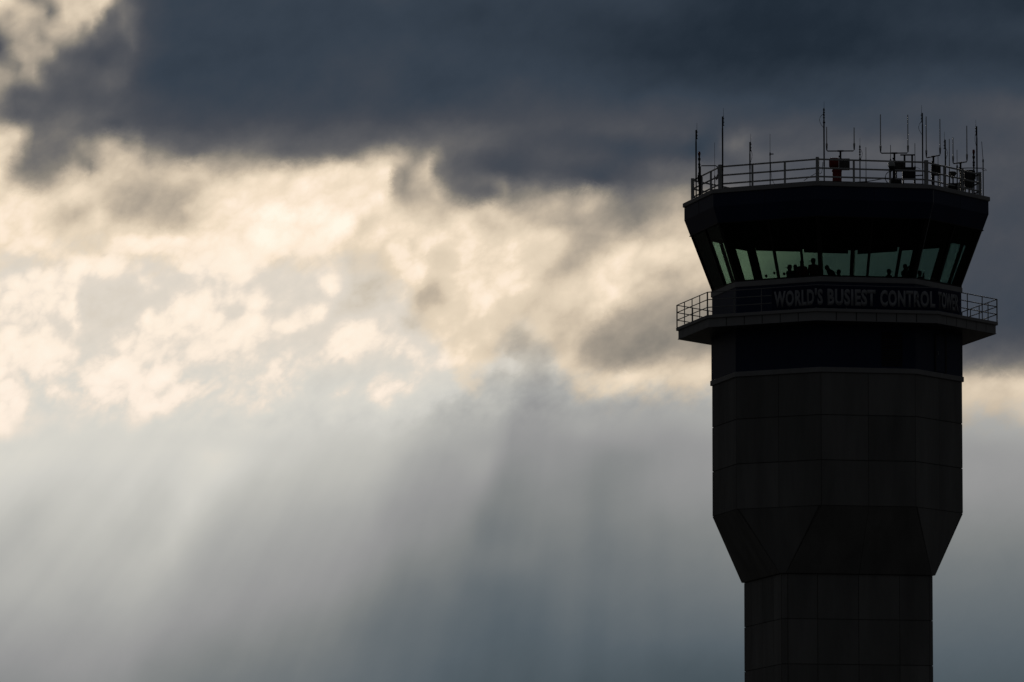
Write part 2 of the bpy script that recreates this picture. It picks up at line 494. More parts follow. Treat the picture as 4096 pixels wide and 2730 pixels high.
# ------------------------------------------------------------------ banner on the balcony rail
R_BAN = R_BR + 0.045
facet_px = {7: (2835.0, 3263.0), 0: (3263.0, 3755.0), 1: (3755.0, 3994.0)}
def ban(px):
    for k in (7, 0, 1):
        a, b = facet_px[k]
        if px <= b or k == 1: return (k, (px-a)/(b-a))
def ban_pt(u, out):
    "u = facet number (from 7 = -1) plus fraction"
    k = math.floor(u); return on_facet(k % 8, R_BAN, u-k, out)
def ban_u(px):
    k, f = ban(px); return (k if k < 7 else -1) + f
banner = empty('banner_sign', W(*on_facet(0, R_BAN, 0.5), Z_DECK+0.05), 'navy banner with white capitals hung along the balcony railing', 'banner')
u0, u1 = ban_u(3091.0), ban_u(3841.0)
ZB0, ZB1 = Z_DECK+0.035, Z_DECK+1.06
mb = MB()
us = sorted({u0, u1, 0.0, 1.0, *[u0+(u1-u0)*i/170 for i in range(171)]})
NR = 14
def wob(u, v): return 0.010*math.sin(u*23+v*3)*math.sin(v*3.1)+0.006*math.sin(u*57+1.3)*(1-v)
gf, gb = [], []
for u in us:
    cf, cb = [], []
    for j in range(NR+1):
        v = j/NR; z = ZB0+(ZB1-ZB0)*v + (0.012*math.sin(u*31) if j == 0 else 0)
        p = ban_pt(u, wob(u, v)); q = ban_pt(u, wob(u, v)-0.006)
        cf.append(mb.bm.verts.new(W(*p, z))); cb.append(mb.bm.verts.new(W(*q, z)))
    gf.append(cf); gb.append(cb)
n = len(us)
for i in range(n-1):
    for j in range(NR):
        mb.bm.faces.new((gf[i][j], gf[i+1][j], gf[i+1][j+1], gf[i][j+1]))
        mb.bm.faces.new((gb[i][j], gb[i][j+1], gb[i+1][j+1], gb[i+1][j]))
    mb.bm.faces.new((gf[i][0], gb[i][0], gb[i+1][0], gf[i+1][0]))
    mb.bm.faces.new((gf[i][NR], gf[i+1][NR], gb[i+1][NR], gb[i][NR]))
for e in (0, n-1):
    for j in range(NR):
        mb.bm.faces.new((gf[e][j], gf[e][j+1], gb[e][j+1], gb[e][j]))
mb.build('banner_cloth', VINYL, banner, smooth=True)

def letters(word, px0, px1, z0, z1):
    cu = bpy.data.curves.new('lettering', 'FONT'); cu.body = word; cu.size = 1.0
    cu.offset = 0.046; cu.resolution_u = 3; cu.extrude = 0.0; cu.space_character = 1.10
    ob = bpy.data.objects.new('lettering', cu); COL.objects.link(ob)
    dg = bpy.context.evaluated_depsgraph_get(); dg.update()
    me = bpy.data.meshes.new_from_object(ob.evaluated_get(dg))
    bpy.data.objects.remove(ob); bpy.data.curves.remove(cu)
    bm = bmesh.new(); bm.from_mesh(me); bpy.data.meshes.remove(me)
    bmesh.ops.triangulate(bm, faces=bm.faces)
    xs = [v.co.x for v in bm.verts]; ys = [v.co.y for v in bm.verts]
    x0, x1, y0, y1 = min(xs), max(xs), min(ys), max(ys)
    w0, w1 = ban_u(px0), ban_u(px1)
    # cut along the facet corner, so that no triangle spans the bend
    for c in (0.0, 1.0):
        if w0 < c < w1:
            xc = x0+(x1-x0)*(c-w0)/(w1-w0)
            bmesh.ops.bisect_plane(bm, geom=bm.verts[:]+bm.edges[:]+bm.faces[:], plane_co=(xc, 0, 0), plane_no=(1, 0, 0))
    r = bmesh.ops.extrude_face_region(bm, geom=bm.faces[:])
    top = {v for v in r['geom'] if isinstance(v, bmesh.types.BMVert)}
    m2 = MB(); m2.bm.free(); m2.bm = bm
    for v in bm.verts:
        u = w0+(w1-w0)*(v.co.x-x0)/(x1-x0); vv = (v.co.y-y0)/(y1-y0)
        z = z0+(z1-z0)*vv
        p = ban_pt(u, wob(u, (z-ZB0)/(ZB1-ZB0)) + (0.012 if v in top else 0.006))
        v.co = W(*p, z)
    return m2.build('lettering', WHITE, banner)
for wd, a, b in (("WORLD'S", 3100, 3291), ("BUSIEST", 3309, 3503), ("CONTROL", 3521, 3744), ("TOWER", 3755, 3836)):
    letters(wd, a, b, Z_DECK+0.13, Z_DECK+0.915)

# ------------------------------------------------------------------ things on the roof
def up(py, t, px): return zat(py, t, px)
PX = 1.0/85.0
def spot(px, t, py=700):
    return xat(px, t, py)

def whip(px, t, py_pole, py_whip, w, label, side=1, loop=None, beads=False, group='whip antennas on the cab roof', rung=True):
    x = spot(px, t, py_pole); zp = up(py_pole, t, px); zw = up(py_whip, t, px)
    o = empty('whip_antenna', W(x, t, Z_ROOF), label, 'antenna', group)
    mb = MB(); mb.tube([(x, t, Z_ROOF-0.02), (x, t, zp)], w/2, 8)
    mb.tube([(x, t, Z_ROOF+0.9), (x, t, zp-0.55)], w/2+0.006, 8)
    mb.build('mast', BLACK, o)
    xo = x + side*(w/2+0.012)
    mb = MB(); mb.tube([(xo, t, zp-0.42), (xo, t, zp+0.02)], 0.014, 6); mb.tube([(xo, t, zp+0.02), (xo, t, zw)], 0.009, 6, 0.006)
    mb.build('whip', BLACK, o)
    if beads:
        for d in (0.08, 0.2, 0.32, 0.44):
            mb = MB(); mb.lathe(x, t, [(0.035, zp-d-0.035), (0.048, zp-d), (0.035, zp-d+0.035)], 10); mb.build('insulator', BLACK, o)
        mb = MB(); mb.box(x-0.05, x+0.06, t-0.03, t+0.03, zp-0.70, zp-0.64); mb.build('bracket', BLACK, o)
    else:
        for d in (0.10, 0.27, 0.42):
            mb = MB(); mb.obar((x, t, zp-d), (x+side*(w/2+0.055), t, zp-d), 0.03, 0.035); mb.build('bracket', BLACK, o)
    if loop:
        s, z1, z2, reach = loop
        z1 = up(z1, t, px); z2 = up(z2, t, px); pts = []
        for i in range(13):
            f = i/12; bul = math.sin(math.pi*min(1, f*1.02))**0.8*(1-0.35*f)
            pts.append((x+s*(0.01+reach*bul), t+0.02, z1+(z2-z1)*f))
        mb = MB(); mb.tube(pts, 0.011, 6); mb.build('coax_cable', BLACK, o)
    return o

whip(2784, 0.6, 521, 493, 0.062, 'black pole antenna with thin whip at the far left roof corner', 1)
whip(2890, 4.6, 467, 434, 0.062, 'tall black pole antenna with thin whip above the left front railing corner', 1)
whip(2999.5, 5.2, 569, 536, 0.055, 'short black pole antenna with cable looped on its right, on the left front side', 1, loop=(1, 596, 655, 0.11))
whip(3295.5, 6.2, 434, 407, 0.058, 'tallest black antenna, with cable looped on its left, beside the front corner post', 0.2, loop=(-1, 456, 513, 0.23), beads=True)
whip(3439.4, 2.0, 582, 553, 0.045, 'short thin black antenna with beaded top right of the red beacon', 0.2, loop=(1, 598, 640, 0.12), beads=True)
whip(3689.5, 5.2, 453, 422, 0.052, 'tall black antenna with cable looped on its left, by the right front corner post', -1, loop=(-1, 486, 541, 0.20))
whip(3781, 2.2, 560, 528, 0.055, 'medium black pole antenna with cable looped on its right, among the right equipment', -1, loop=(1, 593, 640, 0.10))
whip(3906.8, 0.7, 506, 480, 0.058, 'black pole antenna with thin whip at the far right roof corner', -1, loop=(-1, 530, 590, 0.09))

def rod(px, t, py_top, label, w=0.035, py_thick=None, lean=0.0, hook=False, mat=None):
    x = spot(px, t, py_top); zt_ = up(py_top, t, px)
    o = empty('rod_antenna', W(x, t, Z_ROOF), label, 'antenna', 'slim rod antennas on the cab roof')
    zk = up(py_thick, t, px) if py_thick else Z_ROOF + 0.35
    mb = MB(); mb.tube([(x+lean, t, zk-0.02), (x, t, zt_)], w/2, 8, w/2*0.8); mb.build('radiator', mat or FIBRE, o)
    mb = MB(); mb.tube([(x+lean, t, Z_ROOF-0.02), (x+lean, t, zk)], w/2+0.012, 8)
    mb.lathe(x+lean, t, [(w/2+0.02, zk-0.12), (w/2+0.025, zk-0.05), (w/2+0.012, zk+0.03)], 10); mb.build('base_tube', mat or BOXG, o)
    if hook:
        mb = MB(); mb.obar((x, t, zk-0.05), (x+0.16, t, zk-0.05), 0.02, 0.05); mb.build('bracket', BOXG, o)
    return o
rod(2858.5, 3.2, 571, 'hair-thin dark rod antenna between the two left poles', 0.018, 705, mat=BLACK)
rod(3080, 5.6, 537, 'thin grey rod antenna with a side bracket behind the left front railing', 0.022, 613, hook=True)
rod(3463.6, 3.0, 590, 'pale rod antenna right of the red beacon', 0.036, 716)
rod(3562, 1.0, 581, 'pale rod antenna left of the middle twin antenna mast', 0.036, 640)
rod(3659.5, 1.5, 574, 'pale rod antenna standing on the dark cabinet frame', 0.036, 668)
rod(3752, -2.5, 625, 'short pale rod antenna behind the right twin antenna', 0.034, 680)
rod(3797, -0.5, 557, 'pale rod antenna with a cross bracket beside the right floodlight', 0.042, 690)
rod(3828, -1.2, 600, 'pale rod antenna between the floodlight and the right cabinets', 0.034, 664)
rod(3926.6, -0.3, 567, 'dark leaning rod antenna outside the far right corner post', 0.03, 640, lean=0.06, mat=DARKG)

def twin(px, t, py_bar, els, py_sock, label, dt=0.0, py_low=None):
    "two upright fibreglass elements on a tee bar"
    x = spot(px, t, py_bar); z = up(py_bar, t, px)
    o = empty('twin_antenna', W(x, t, Z_ROOF), label, 'antenna', 'twin element antennas on tee bars')
    mb = MB(); mb.tube([(x, t, Z_ROOF-0.02), (x, t, z-0.42)], 0.055, 10); mb.tube([(x, t, z-0.43), (x, t, z)], 0.045, 10, 0.05)
    mb.lathe(x, t, [(0.075, z-0.46), (0.085, z-0.40), (0.06, z-0.34)], 12); mb.box(x-0.09, x+0.02, t-0.05, t+0.05, z-0.30, z-0.22)
    mb.build('mast', BLACK, o)
    ends = []
    for (ex, py_top), sg in zip(els, (-1, 1)):
        te = t + sg*dt; xe = spot(ex, te, py_bar); ends.append((xe, te, up(py_top, te, ex)))
    (xa, ta, za), (xb, tb, zb) = ends
    mb = MB()
    mb.tube([(xa, ta, z+0.16), (xa, ta, z+0.05), (xa+(x-xa)*0.07, ta+(t-ta)*0.07, z), (x, t, z), (xb+(x-xb)*0.07, tb+(t-tb)*0.07, z), (xb, tb, z+0.05), (xb, tb, z+0.16)], 0.028, 8)
    mb.tube([(x+(xa-x)*0.22, t+(ta-t)*0.22, z), (x+(xb-x)*0.22, t+(tb-t)*0.22, z)], 0.04, 8)
    mb.build('crossbar', BLACK, o)
    for xe, te, ze in ends:
        mb = MB(); mb.tube([(xe, te, z+0.30), (xe, te, ze)], 0.026, 10, 0.022); el = mb.build('element', FIBRE, o)
        mb = MB(); mb.lathe(xe, te, [(0.034, z+0.10), (0.040, z+0.22), (0.034, z+0.235)], 12); mb.build('connector', BLACK, el)
        mb = MB(); mb.lathe(xe, te, [(0.044, z+0.235), (0.048, z+0.25), (0.048, z+0.34), (0.040, z+0.36)], 12); mb.build('collar', FIBRE, el)
    return o
twin(3361.7, 3.4, 605, ((3307, 508.5), (3416.8, 511)), 585, 'short twin antenna on a tee bar above the red beacon')
twin(3577.5, 3.6, 613.5, ((3522.4, 458.7), (3632, 460)), 590, 'tall twin antenna on a tee bar above the white camera hood')
twin(3733.5, 2.2, 627, ((3705.4, 467), (3760.5, 477)), 600, 'twin antenna with slanting tee bar right of the right front corner post', dt=0.47)
twin(3842, -1.4, 652, ((3812.5, 551), (3868, 504)), 630, 'twin antenna with uneven elements above the right cabinets', dt=0.35)

def obstruction_light(px, t, py_top, label, arm=None):
    x = spot(px, t, py_top); z = up(py_top, t, px)
    o = empty('obstruction_light', W(x, t, Z_ROOF), label, 'warning light', 'red obstruction lights on corner masts')
    mb = MB(); mb.lathe(x, t, [(0.045, z-0.20), (0.062, z-0.14), (0.060, z-0.05), (0.035, z-0.005), (0.012, z)], 14); mb.build('red_lens', RED, o, smooth=True)
    mb = MB(); mb.lathe(x, t, [(0.04, z-0.24), (0.045, z-0.20)], 10); mb.lathe(x, t, [(0.03, z-0.32), (0.062, z-0.31), (0.062, z-0.42), (0.03, z-0.44)], 12); mb.build('lamp_housing', BLACK, o)
    mb = MB(); mb.tube([(x, t, Z_ROOF-0.02), (x, t, z-0.23)], 0.038, 10)
    for h, r in ((0.62, 0.06), (0.75, 0.055), (1.05, 0.062), (1.16, 0.06), (1.5, 0.055)):
        if z-h > Z_ROOF+0.1: mb.lathe(x, t, [(r*0.7, z-h-0.06), (r, z-h-0.03), (r, z-h+0.03), (r*0.7, z-h+0.06)], 10)
    mb.box(x-0.08, x+0.09, t-0.06, t+0.06, z-1.42, z-1.12)
    mb.build('mast', BLACK, o)
    return o
obstruction_light(2797, 0.9, 607, 'red obstruction lamp on the black mast at the far left roof corner')
obstruction_light(3894.6, 0.9, 599, 'red obstruction lamp on the black mast at the far right roof corner')

# floodlight on a bent arm, left
def arm_floodlight():
    t = 1.6; x0 = spot(2802, t, 664); z = up(664, t, 2802); x1 = spot(2872, t, 664)
    o = empty('floodlight', W(x0, t, Z_ROOF), 'small floodlight hanging from a bent arm behind the left railing', 'floodlight', 'floodlights on the roof')
    mb = MB(); mb.tube([(x0, t, Z_ROOF-0.02), (x0, t, z-0.04), (x0+0.05, t, z), (x1-0.12, t, z), (x1-0.03, t, z-0.05), (x1, t, z-0.14), (x1, t, z-0.36)], 0.024, 8); mb.build('arm', BLACK, o)
    mb = MB(); zc = z-0.42
    mb.hexa([(x1-0.13, t-0.08, zc-0.20), (x1-0.09, t-0.08, zc-0.27), (x1-0.09, t+0.12, zc-0.27), (x1-0.13, t+0.12, zc-0.20)],
            [(x1+0.0, t-0.08, zc+0.06), (x1+0.14, t-0.08, zc-0.06), (x1+0.14, t+0.12, zc-0.06), (x1+0.0, t+0.12, zc+0.06)])
    mb.build('lamp_head', DARKG, o, bevel=0.015)
arm_floodlight()

# aerodrome beacon: red drum on a red pedestal with a grey housing
def beacon():
    t = 4.6
    xc = spot(3338, t, 650); xr = spot(3399, t, 650); xl = spot(3316, t, 650)
    z0, z1 = up(672, t, 3338), up(632, t, 3338)
    o = empty('aerodrome_beacon', W(xc, t, Z_ROOF), 'red aerodrome beacon on a red pedestal behind the front railing', 'beacon')
    zc = (z0+z1)/2; r = (z1-z0)/2
    mb = MB()
    n = 20; prof = [(xl, r*0.80), (xl+0.05, r*0.96), (xl+0.10, r), (xc+0.16, r), (xc+0.20, r*0.94)]
    rings = [[mb.bm.verts.new(W(x, t+rr*math.cos(2*math.pi*k/n), zc+rr*math.sin(2*math.pi*k/n))) for k in range(n)] for x, rr in prof]
    for A, B in zip(rings, rings[1:]):
        for k in range(n): mb.bm.faces.new((A[k], A[(k+1) % n], B[(k+1) % n], B[k]))
    mb.bm.faces.new(rings[0]); mb.bm.faces.new(rings[-1][::-1])
    mb.build('drum', RED, o, smooth=False)
    mb = MB(); mb.box(xc+0.205, xr, t-0.25, t+0.25, zc-0.33, zc+0.17); mb.build('housing', BOXG, o, bevel=0.02)
    mb = MB(); mb.box(xl+0.15, xr-0.02, t-0.2, t+0.2, z0-0.09, z0-0.02); mb.build('turntable', DARKG, o, bevel=0.015)
    xp = spot(3347.5, t, 700)
    mb = MB(); mb.lathe(xp, t, [(0.30, Z_ROOF-0.02), (0.30, Z_ROOF+0.06), (0.21, Z_ROOF+0.10), (0.205, z0-0.20), (0.235, z0-0.19), (0.235, z0-0.12), (0.20, z0-0.09)], 20); mb.build('pedestal', RED, o)
beacon()

def cabinet(pxa, pxb, pya, pyb, t, dep, label, mat=None, frame=False, stand=True, group='equipment cabinets on the roof'):
    xa, xb = spot(pxa, t, pya), spot(pxb, t, pya); z1 = up(pya, t, pxa); z0 = up(pyb, t, pxa) if pyb else Z_ROOF
    o = empty('equipment_cabinet', W((xa+xb)/2, t, Z_ROOF), label, 'cabinet', group)
    mb = MB(); mb.box(xa, xb, t-dep, t, z0, z1); mb.build('case', mat or BOXG, o, bevel=0.02)
    mb = MB(); mb.box(xa+0.05, xb-0.05, t+0.002, t+0.014, z0+0.06, z1-0.06); d = mb.build('door', mat or BOXG, o, bevel=0.005)
    mb = MB(); mb.tube([(xb-0.10, t+0.03, (z0+z1)/2-0.05), (xb-0.10, t+0.03, (z0+z1)/2+0.05)], 0.012, 6); mb.build('handle', BLACK, d)
    if stand and z0 > Z_ROOF+0.05:
        for x in (xa+0.04, xb-0.04):
            mb = MB(); mb.box(x-0.03, x+0.03, t-dep+0.02, t-0.02, Z_ROOF-0.02, z0-0.002); mb.build('leg', DARKG, o)
    if frame:
        mb = MB()
        for x in (xa+0.10, xb-0.14):
            mb.tube([(x, t-dep*0.5, z1), (x, t-dep*0.5, z1+0.58)], 0.045, 8)
        mb.tube([(xa-0.1, t-dep*0.5, z1+0.60), (xb, t-dep*0.5, z1+0.60)], 0.035, 8)
        mb.build('pipe_frame', DARKG, o)
cabinet(3582, 3615, 648, 683, 2.6, 0.5, 'grey cabinet behind the white camera hood')
cabinet(3610, 3661, 669, 716, 3.4, 0.5, 'black cabinet under a pipe frame left of the right front corner', BLACK, frame=True)
cabinet(3556, 3606, 717, None, 5.4, 0.4, 'low black box on the roof edge below the camera', BLACK)
cabinet(3725, 3763, 660, 700, 2.1, 0.45, 'grey cabinet on the mast of the slanting twin antenna', stand=True)
cabinet(3841, 3856, 676, 740, 0.8, 0.4, 'narrow dark cabinet left in the right hand cluster', BLACK)
cabinet(3857, 3892, 680, 750, 0.2, 0.5, 'large dark cabinet right in the right hand cluster', DARKG)
cabinet(3793, 3829, 733, None, 3.0, 0.4, 'low dark box behind the right hand railing', BLACK)

def dome_camera():
    t = 6.1; x = spot(3566, t, 655); zt_ = up(644, t, 3566); zb = up(666, t, 3566)
    o = empty('dome_camera', W(x, t, Z_ROOF), 'white hooded dome camera on a post at the front railing', 'camera')
    mb = MB(); mb.lathe(x, t, [(0.165, zb-0.01), (0.17, zb+0.03), (0.15, zb+0.16), (0.09, zt_-0.04), (0.03, zt_)], 18); mb.build('hood', FIBRE, o, smooth=True)
    mb = MB(); mb.lathe(x, t, [(0.02, zb-0.20), (0.09, zb-0.17), (0.13, zb-0.09), (0.14, zb-0.012)], 16); mb.build('dome', BLACK, o, smooth=True)
    x2 = x+0.10
    mb = MB(); mb.tube([(x2, t-0.22, Z_ROOF-0.02), (x2, t-0.22, zb-0.02), (x2-0.06, t-0.1, zb+0.06)], 0.05, 8); mb.build('post', BLACK, o)
    pts = []
    for i in range(15):
        a = math.pi*(0.45+1.1*i/14); pts.append((x-0.02+0.27*math.cos(a), t-0.1, zb-0.52+0.30*math.sin(a)))
    mb = MB(); mb.tube(pts, 0.02, 6); mb.build('cable', BLACK, o)
dome_camera()

def cone_flood():
    t = 1.5; x = spot(3812, t, 695); z = up(697, t, 3812)
    o = empty('floodlight', W(x, t, Z_ROOF), 'cone shaped floodlight on a short stand behind the right railing', 'floodlight', 'floodlights on the roof')
    mb = MB(); mb.tube([(x, t, Z_ROOF-0.02), (x, t, z-0.14)], 0.035, 8); mb.build('stand', BLACK, o)
    mb = MB(); ax = Vector((-0.8, 0.1, -0.35)).normalized(); e1 = ax.cross(Vector((0, 0, 1))).normalized(); e2 = ax.cross(e1)
    rings = []
    for d, r in ((-0.16, 0.05), (-0.10, 0.10), (0.12, 0.19), (0.14, 0.17)):
        rings.append([mb.bm.verts.new(W(*(Vector((x, t, z)) + ax*d + (e1*math.cos(2*math.pi*k/16)+e2*math.sin(2*math.pi*k/16))*r))) for k in range(16)])
    for A, B in zip(rings, rings[1:]):
        for k in range(16): mb.bm.faces.new((A[k], A[(k+1) % 16], B[(k+1) % 16], B[k]))
    mb.bm.faces.new(rings[0]); mb.bm.faces.new(rings[-1][::-1])
    mb.build('lamp_head', BOXG, o)
cone_flood()

# loose cables
def cable(pts, label, r=0.014):
    mb = MB(); mb.tube(pts, r, 6); o = mb.build('cable', BLACK); tag(o, label, 'cable', 'loose cables on the roof')
def cpx(L, t): return [(*(lambda q: (q[0], t, q[1]))(at(px, py, t)),) for px, py in L]
cable(cpx(((3083, 655), (3084, 690), (3088, 718), (3098, 738)), 5.9), 'thin cable hanging down behind the left front railing', 0.010)
cable(cpx(((3215, 724), (3232, 712), (3252, 701), (3268, 692)), 6.3), 'dark cable rising to the left of the front corner post')
cable(cpx(((3276, 699), (3286, 692), (3290, 676), (3291, 650)), 6.3), 'dark cable curling right of the front corner post')
cable(cpx(((3429, 729), (3470, 727), (3520, 718), (3545, 713)), 5.6), 'dark cable running along the roof right of the red beacon', 0.02)
cable(cpx(((3640, 706), (3660, 704), (3690, 702)), 4.4), 'dark pipe running right from the black cabinet', 0.03)
cable(cpx(((3926, 672), (3940, 677), (3947, 682), (3940, 684), (3930, 680), (3925, 673)), -0.3), 'small cable loop sticking out past the right corner post', 0.012)
cable(cpx(((3845, 674), (3870, 673), (3895, 673), (3925, 674)), -0.3), 'horizontal pipe behind the right cabinets', 0.022)
cable(cpx(((3660, 671), (3672, 672), (3682, 678)), 3.0), 'thin cable sagging from the cabinet to the right mast', 0.009)
# ------------------------------------------------------------------ people in the cab
def solve_t(py, z, px):
    lo, hi = -5.2, 5.0
    for _ in range(40):
        m = (lo+hi)/2
        if up(py, m, px) < z: lo = m     # further back means the sight line is higher
        else: hi = m
    # zat rises with distance: smaller t -> larger z
    lo, hi = -5.2, 4.9
    for _ in range(40):
        m = (lo+hi)/2
        if zat(py, m, px) > z: lo = m
        else: hi = m
    return (lo+hi)/2

def person(px, py, face, label, H=1.75, cap=True, lean=0.0, arms='down', shirt=0, t=None, turn=0.0):
    k = H/1.75
    import math as M
    V = {}; E = []
    def j(n, x, y, z, r, ry=None): V[n] = (Vector((x, y, z)), r, ry or r)
    j('pelvis', 0, 0, .96, .155, .115); j('waist', 0, 0.0, 1.10, .145, .105); j('chest', 0, 0.0, 1.28, .17, .115); j('upper', 0, -.005, 1.41, .15, .095)
    j('neck', 0, .0, 1.49, .058); j('jaw', 0, .02, 1.555, .068, .075); j('head', 0, .018, 1.635, .078, .098); j('crown', 0, .005, 1.705, .062, .078)
    j('nose', 0, .118, 1.615, .014)
    E += [('pelvis', 'waist'), ('waist', 'chest'), ('chest', 'upper'), ('upper', 'neck'), ('neck', 'jaw'), ('jaw', 'head'), ('head', 'crown'), ('head', 'nose')]
    for s, q in ((-1, 'l'), (1, 'r')):
        j('hip'+q, s*.095, 0, .88, .095); j('knee'+q, s*.105, .02, .49, .062); j('calf'+q, s*.107, -.005, .36, .06); j('ankle'+q, s*.11, -.02, .085, .042); j('toe'+q, s*.13, .15, .035, .036)
        E += [('pelvis', 'hip'+q), ('hip'+q, 'knee'+q), ('knee'+q, 'calf'+q), ('calf'+q, 'ankle'+q), ('ankle'+q, 'toe'+q)]
        j('sh'+q, s*.185, -.005, 1.405, .062)
        if arms == 'down':   el, wr, d = (s*.235, -.03, 1.13), (s*.235, .08, .90), Vector((0, .15, -1))
        elif arms == 'desk': el, wr, d = (s*.25, .06, 1.14), (s*.20, .30, 1.07), Vector((0, 1, -.15))
        else:                el, wr, d = (s*.27, .20, 1.36), (s*.085, .20, 1.585), Vector((-s*.35, .35, .75))
        j('el'+q, *el, .045); j('wr'+q, *wr, .028)
        d = d.normalized(); side = d.cross(Vector((0, 1, 0)) if abs(d.y) < .8 else Vector((0, 0, 1))).normalized()
        w = Vector(wr); pm = w + d*.055
        j('palm'+q, *pm, .030)
        E += [('upper', 'sh'+q), ('sh'+q, 'el'+q), ('el'+q, 'wr'+q), ('wr'+q, 'palm'+q)]
        cur = d.cross(side).normalized()*(.35)
        for i, (off, ln) in enumerate(((-.030, .062), (-.010, .074), (.010, .070), (.029, .055))):
            b = pm + side*off + d*.03; m_ = b + (d+cur*.4).normalized()*ln*.55; e = m_ + (d+cur*1.6).normalized()*ln*.5
            j(f'k{i}{q}', *b, .010); j(f'm{i}{q}', *m_, .009); j(f't{i}{q}', *e, .008)
            E += [('palm'+q, f'k{i}{q}'), (f'k{i}{q}', f'm{i}{q}'), (f'm{i}{q}', f't{i}{q}')]
        b = w + d*.03 - side*.035; e = b + (d*.8-side*.6).normalized()*.045
        j('th1'+q, *b, .012); j('th2'+q, *e, .009); E += [('wr'+q, 'th1'+q), ('th1'+q, 'th2'+q)]
    hz = Matrix.Rotation(turn, 4, 'Z'); V['nose'] = (hz @ V['nose'][0],) + V['nose'][1:]
    rot = Matrix.Rotation(-lean, 4, 'X')
    piv = Vector((0, 0, .98)); upn = [n for n in V if n not in ('pelvis',) and not n.startswith(('hip', 'knee', 'calf', 'ankle', 'toe'))]
    def pose(p): return piv + rot @ (p-piv)
    names = list(V)
    me = bpy.data.meshes.new('body')
    co = [(pose(V[n][0]) if n in upn else V[n][0])*k for n in names]
    me.from_pydata(co, [(names.index(a), names.index(b)) for a, b in E], [])
    ob = bpy.data.objects.new('body', me); COL.objects.link(ob)
    sk = ob.modifiers.new('skin', 'SKIN'); sk.use_smooth_shade = True
    lay = me.skin_vertices[0].data
    for i, n in enumerate(names):
        g_ = 1.0 if n[0] in 'kmt' and len(n) <= 3 or n.startswith('th') else 1.28
        lay[i].radius = (V[n][1]*k*g_, V[n][2]*k*g_); lay[i].use_root = (n == 'pelvis')
    sb = ob.modifiers.new('sub', 'SUBSURF'); sb.levels = 2; sb.render_levels = 2
    dg = bpy.context.evaluated_depsgraph_get(); dg.update()
    full = bpy.data.meshes.new_from_object(ob.evaluated_get(dg)); bpy.data.objects.remove(ob)
    headtop = pose(V['crown'][0] + Vector((0, 0, .085 if cap else .075)))*k
    top = headtop.z
    if lean > 0.4: top = max(top, (pose(V['upper'][0]).z + .11)*k)
    if t is None: t = solve_t(py, Z_FLOOR + top, px)
    a = face                                             # facing: 0 towards viewer, +90 deg to the right
    f = Vector((M.sin(a), M.cos(a))); rr = Vector((-M.cos(a), M.sin(a)))   # forward and own right in tower frame
    hx = headtop.y*f.x + headtop.x*rr.x
    x = xat(px, t, py) - hx
    root = empty('person', W(x, t, Z_FLOOR), label, 'person', 'people inside the control cab')
    def place(v): return (TX*(v.x*rr.x + v.y*f.x) + TY*(v.x*rr.y + v.y*f.y) + Vector((0, 0, v.z)))
    inv = rot.inverted()
    full.materials.clear()
    for m in (SKIN, CLOTHS[shirt % 3], CLOTHS[1]): full.materials.append(m)
    for p in full.polygons:
        c = p.center/k; cu = piv + inv @ (c-piv) if c.z > .95 or lean > .3 and c.z > .8 else c
        near = min(names, key=lambda n: ((V[n][0]-cu).length - V[n][1]))
        p.material_index = 2 if near.startswith(('hip', 'knee', 'calf', 'ankle', 'toe', 'pelvis')) else 1 if near in ('waist', 'chest', 'upper') or near.startswith(('sh', 'el')) else 0
        p.use_smooth = True
    for v in full.vertices: v.co = place(v.co)
    full.name = 'body'
    body = bpy.data.objects.new('body', full); COL.objects.link(body); body.parent = root
    def shell(name, mat, prof, squash=1.0, brim=0.0):
        bm = bmesh.new(); n = 16; rings = []
        for r, z in prof:
            rings.append([bm.verts.new((r*M.cos(2*M.pi*i/n), .012 + r*1.18*M.sin(2*M.pi*i/n), z)) for i in range(n)])
        for A, B in zip(rings, rings[1:]):
            for i in range(n): bm.faces.new((A[i], A[(i+1) % n], B[(i+1) % n], B[i]))
        bm.faces.new(rings[-1]); bm.faces.new(rings[0][::-1])
        if brim:
            lo = []; hi = []
            for i in range(9):
                an = M.pi*(0.12+0.76*i/8)
                for R, L in ((.088, None), (.088+brim*M.sin(an), None)):
                    lo.append((R*M.cos(an) if R < .09 else .088*M.cos(an), .012+R*1.15*M.sin(an), 1.660 - (0.012 if R > .09 else 0)))
            vt = [bm.verts.new((x_, y_, z_+.006)) for x_, y_, z_ in lo]; vb = [bm.verts.new((x_, y_, z_-.006)) for x_, y_, z_ in lo]
            for i in range(8):
                q = 2*i
                bm.faces.new((vt[q], vt[q+1], vt[q+3], vt[q+2])); bm.faces.new((vb[q], vb[q+2], vb[q+3], vb[q+1]))
                bm.faces.new((vt[q+1], vb[q+1], vb[q+3], vt[q+3])); bm.faces.new((vt[q], vt[q+2], vb[q+2], vb[q]))
            bm.faces.new((vt[0], vb[0], vb[1], vt[1])); bm.faces.new((vt[16], vt[17], vb[17], vb[16]))
        bmesh.ops.recalc_face_normals(bm, faces=bm.faces)
        for v in bm.verts: v.co = place(pose(hz @ v.co)*k)
        m2 = bpy.data.meshes.new(name); bm.to_mesh(m2); bm.free(); m2.materials.append(mat)
        for p in m2.polygons: p.use_smooth = True
        o = bpy.data.objects.new(name, m2); COL.objects.link(o); o.parent = root
        return o
    if cap:
        shell('cap', CAPM, [(.092, 1.655), (.094, 1.69), (.086, 1.735), (.062, 1.768), (.02, 1.785)], brim=.115)
        shell('hair', HAIR, [(.07, 1.575), (.085, 1.60), (.090, 1.652)])
    else:
        shell('hair', HAIR, [(.072, 1.575), (.088, 1.63), (.092, 1.68), (.082, 1.73), (.055, 1.765), (.02, 1.778)])
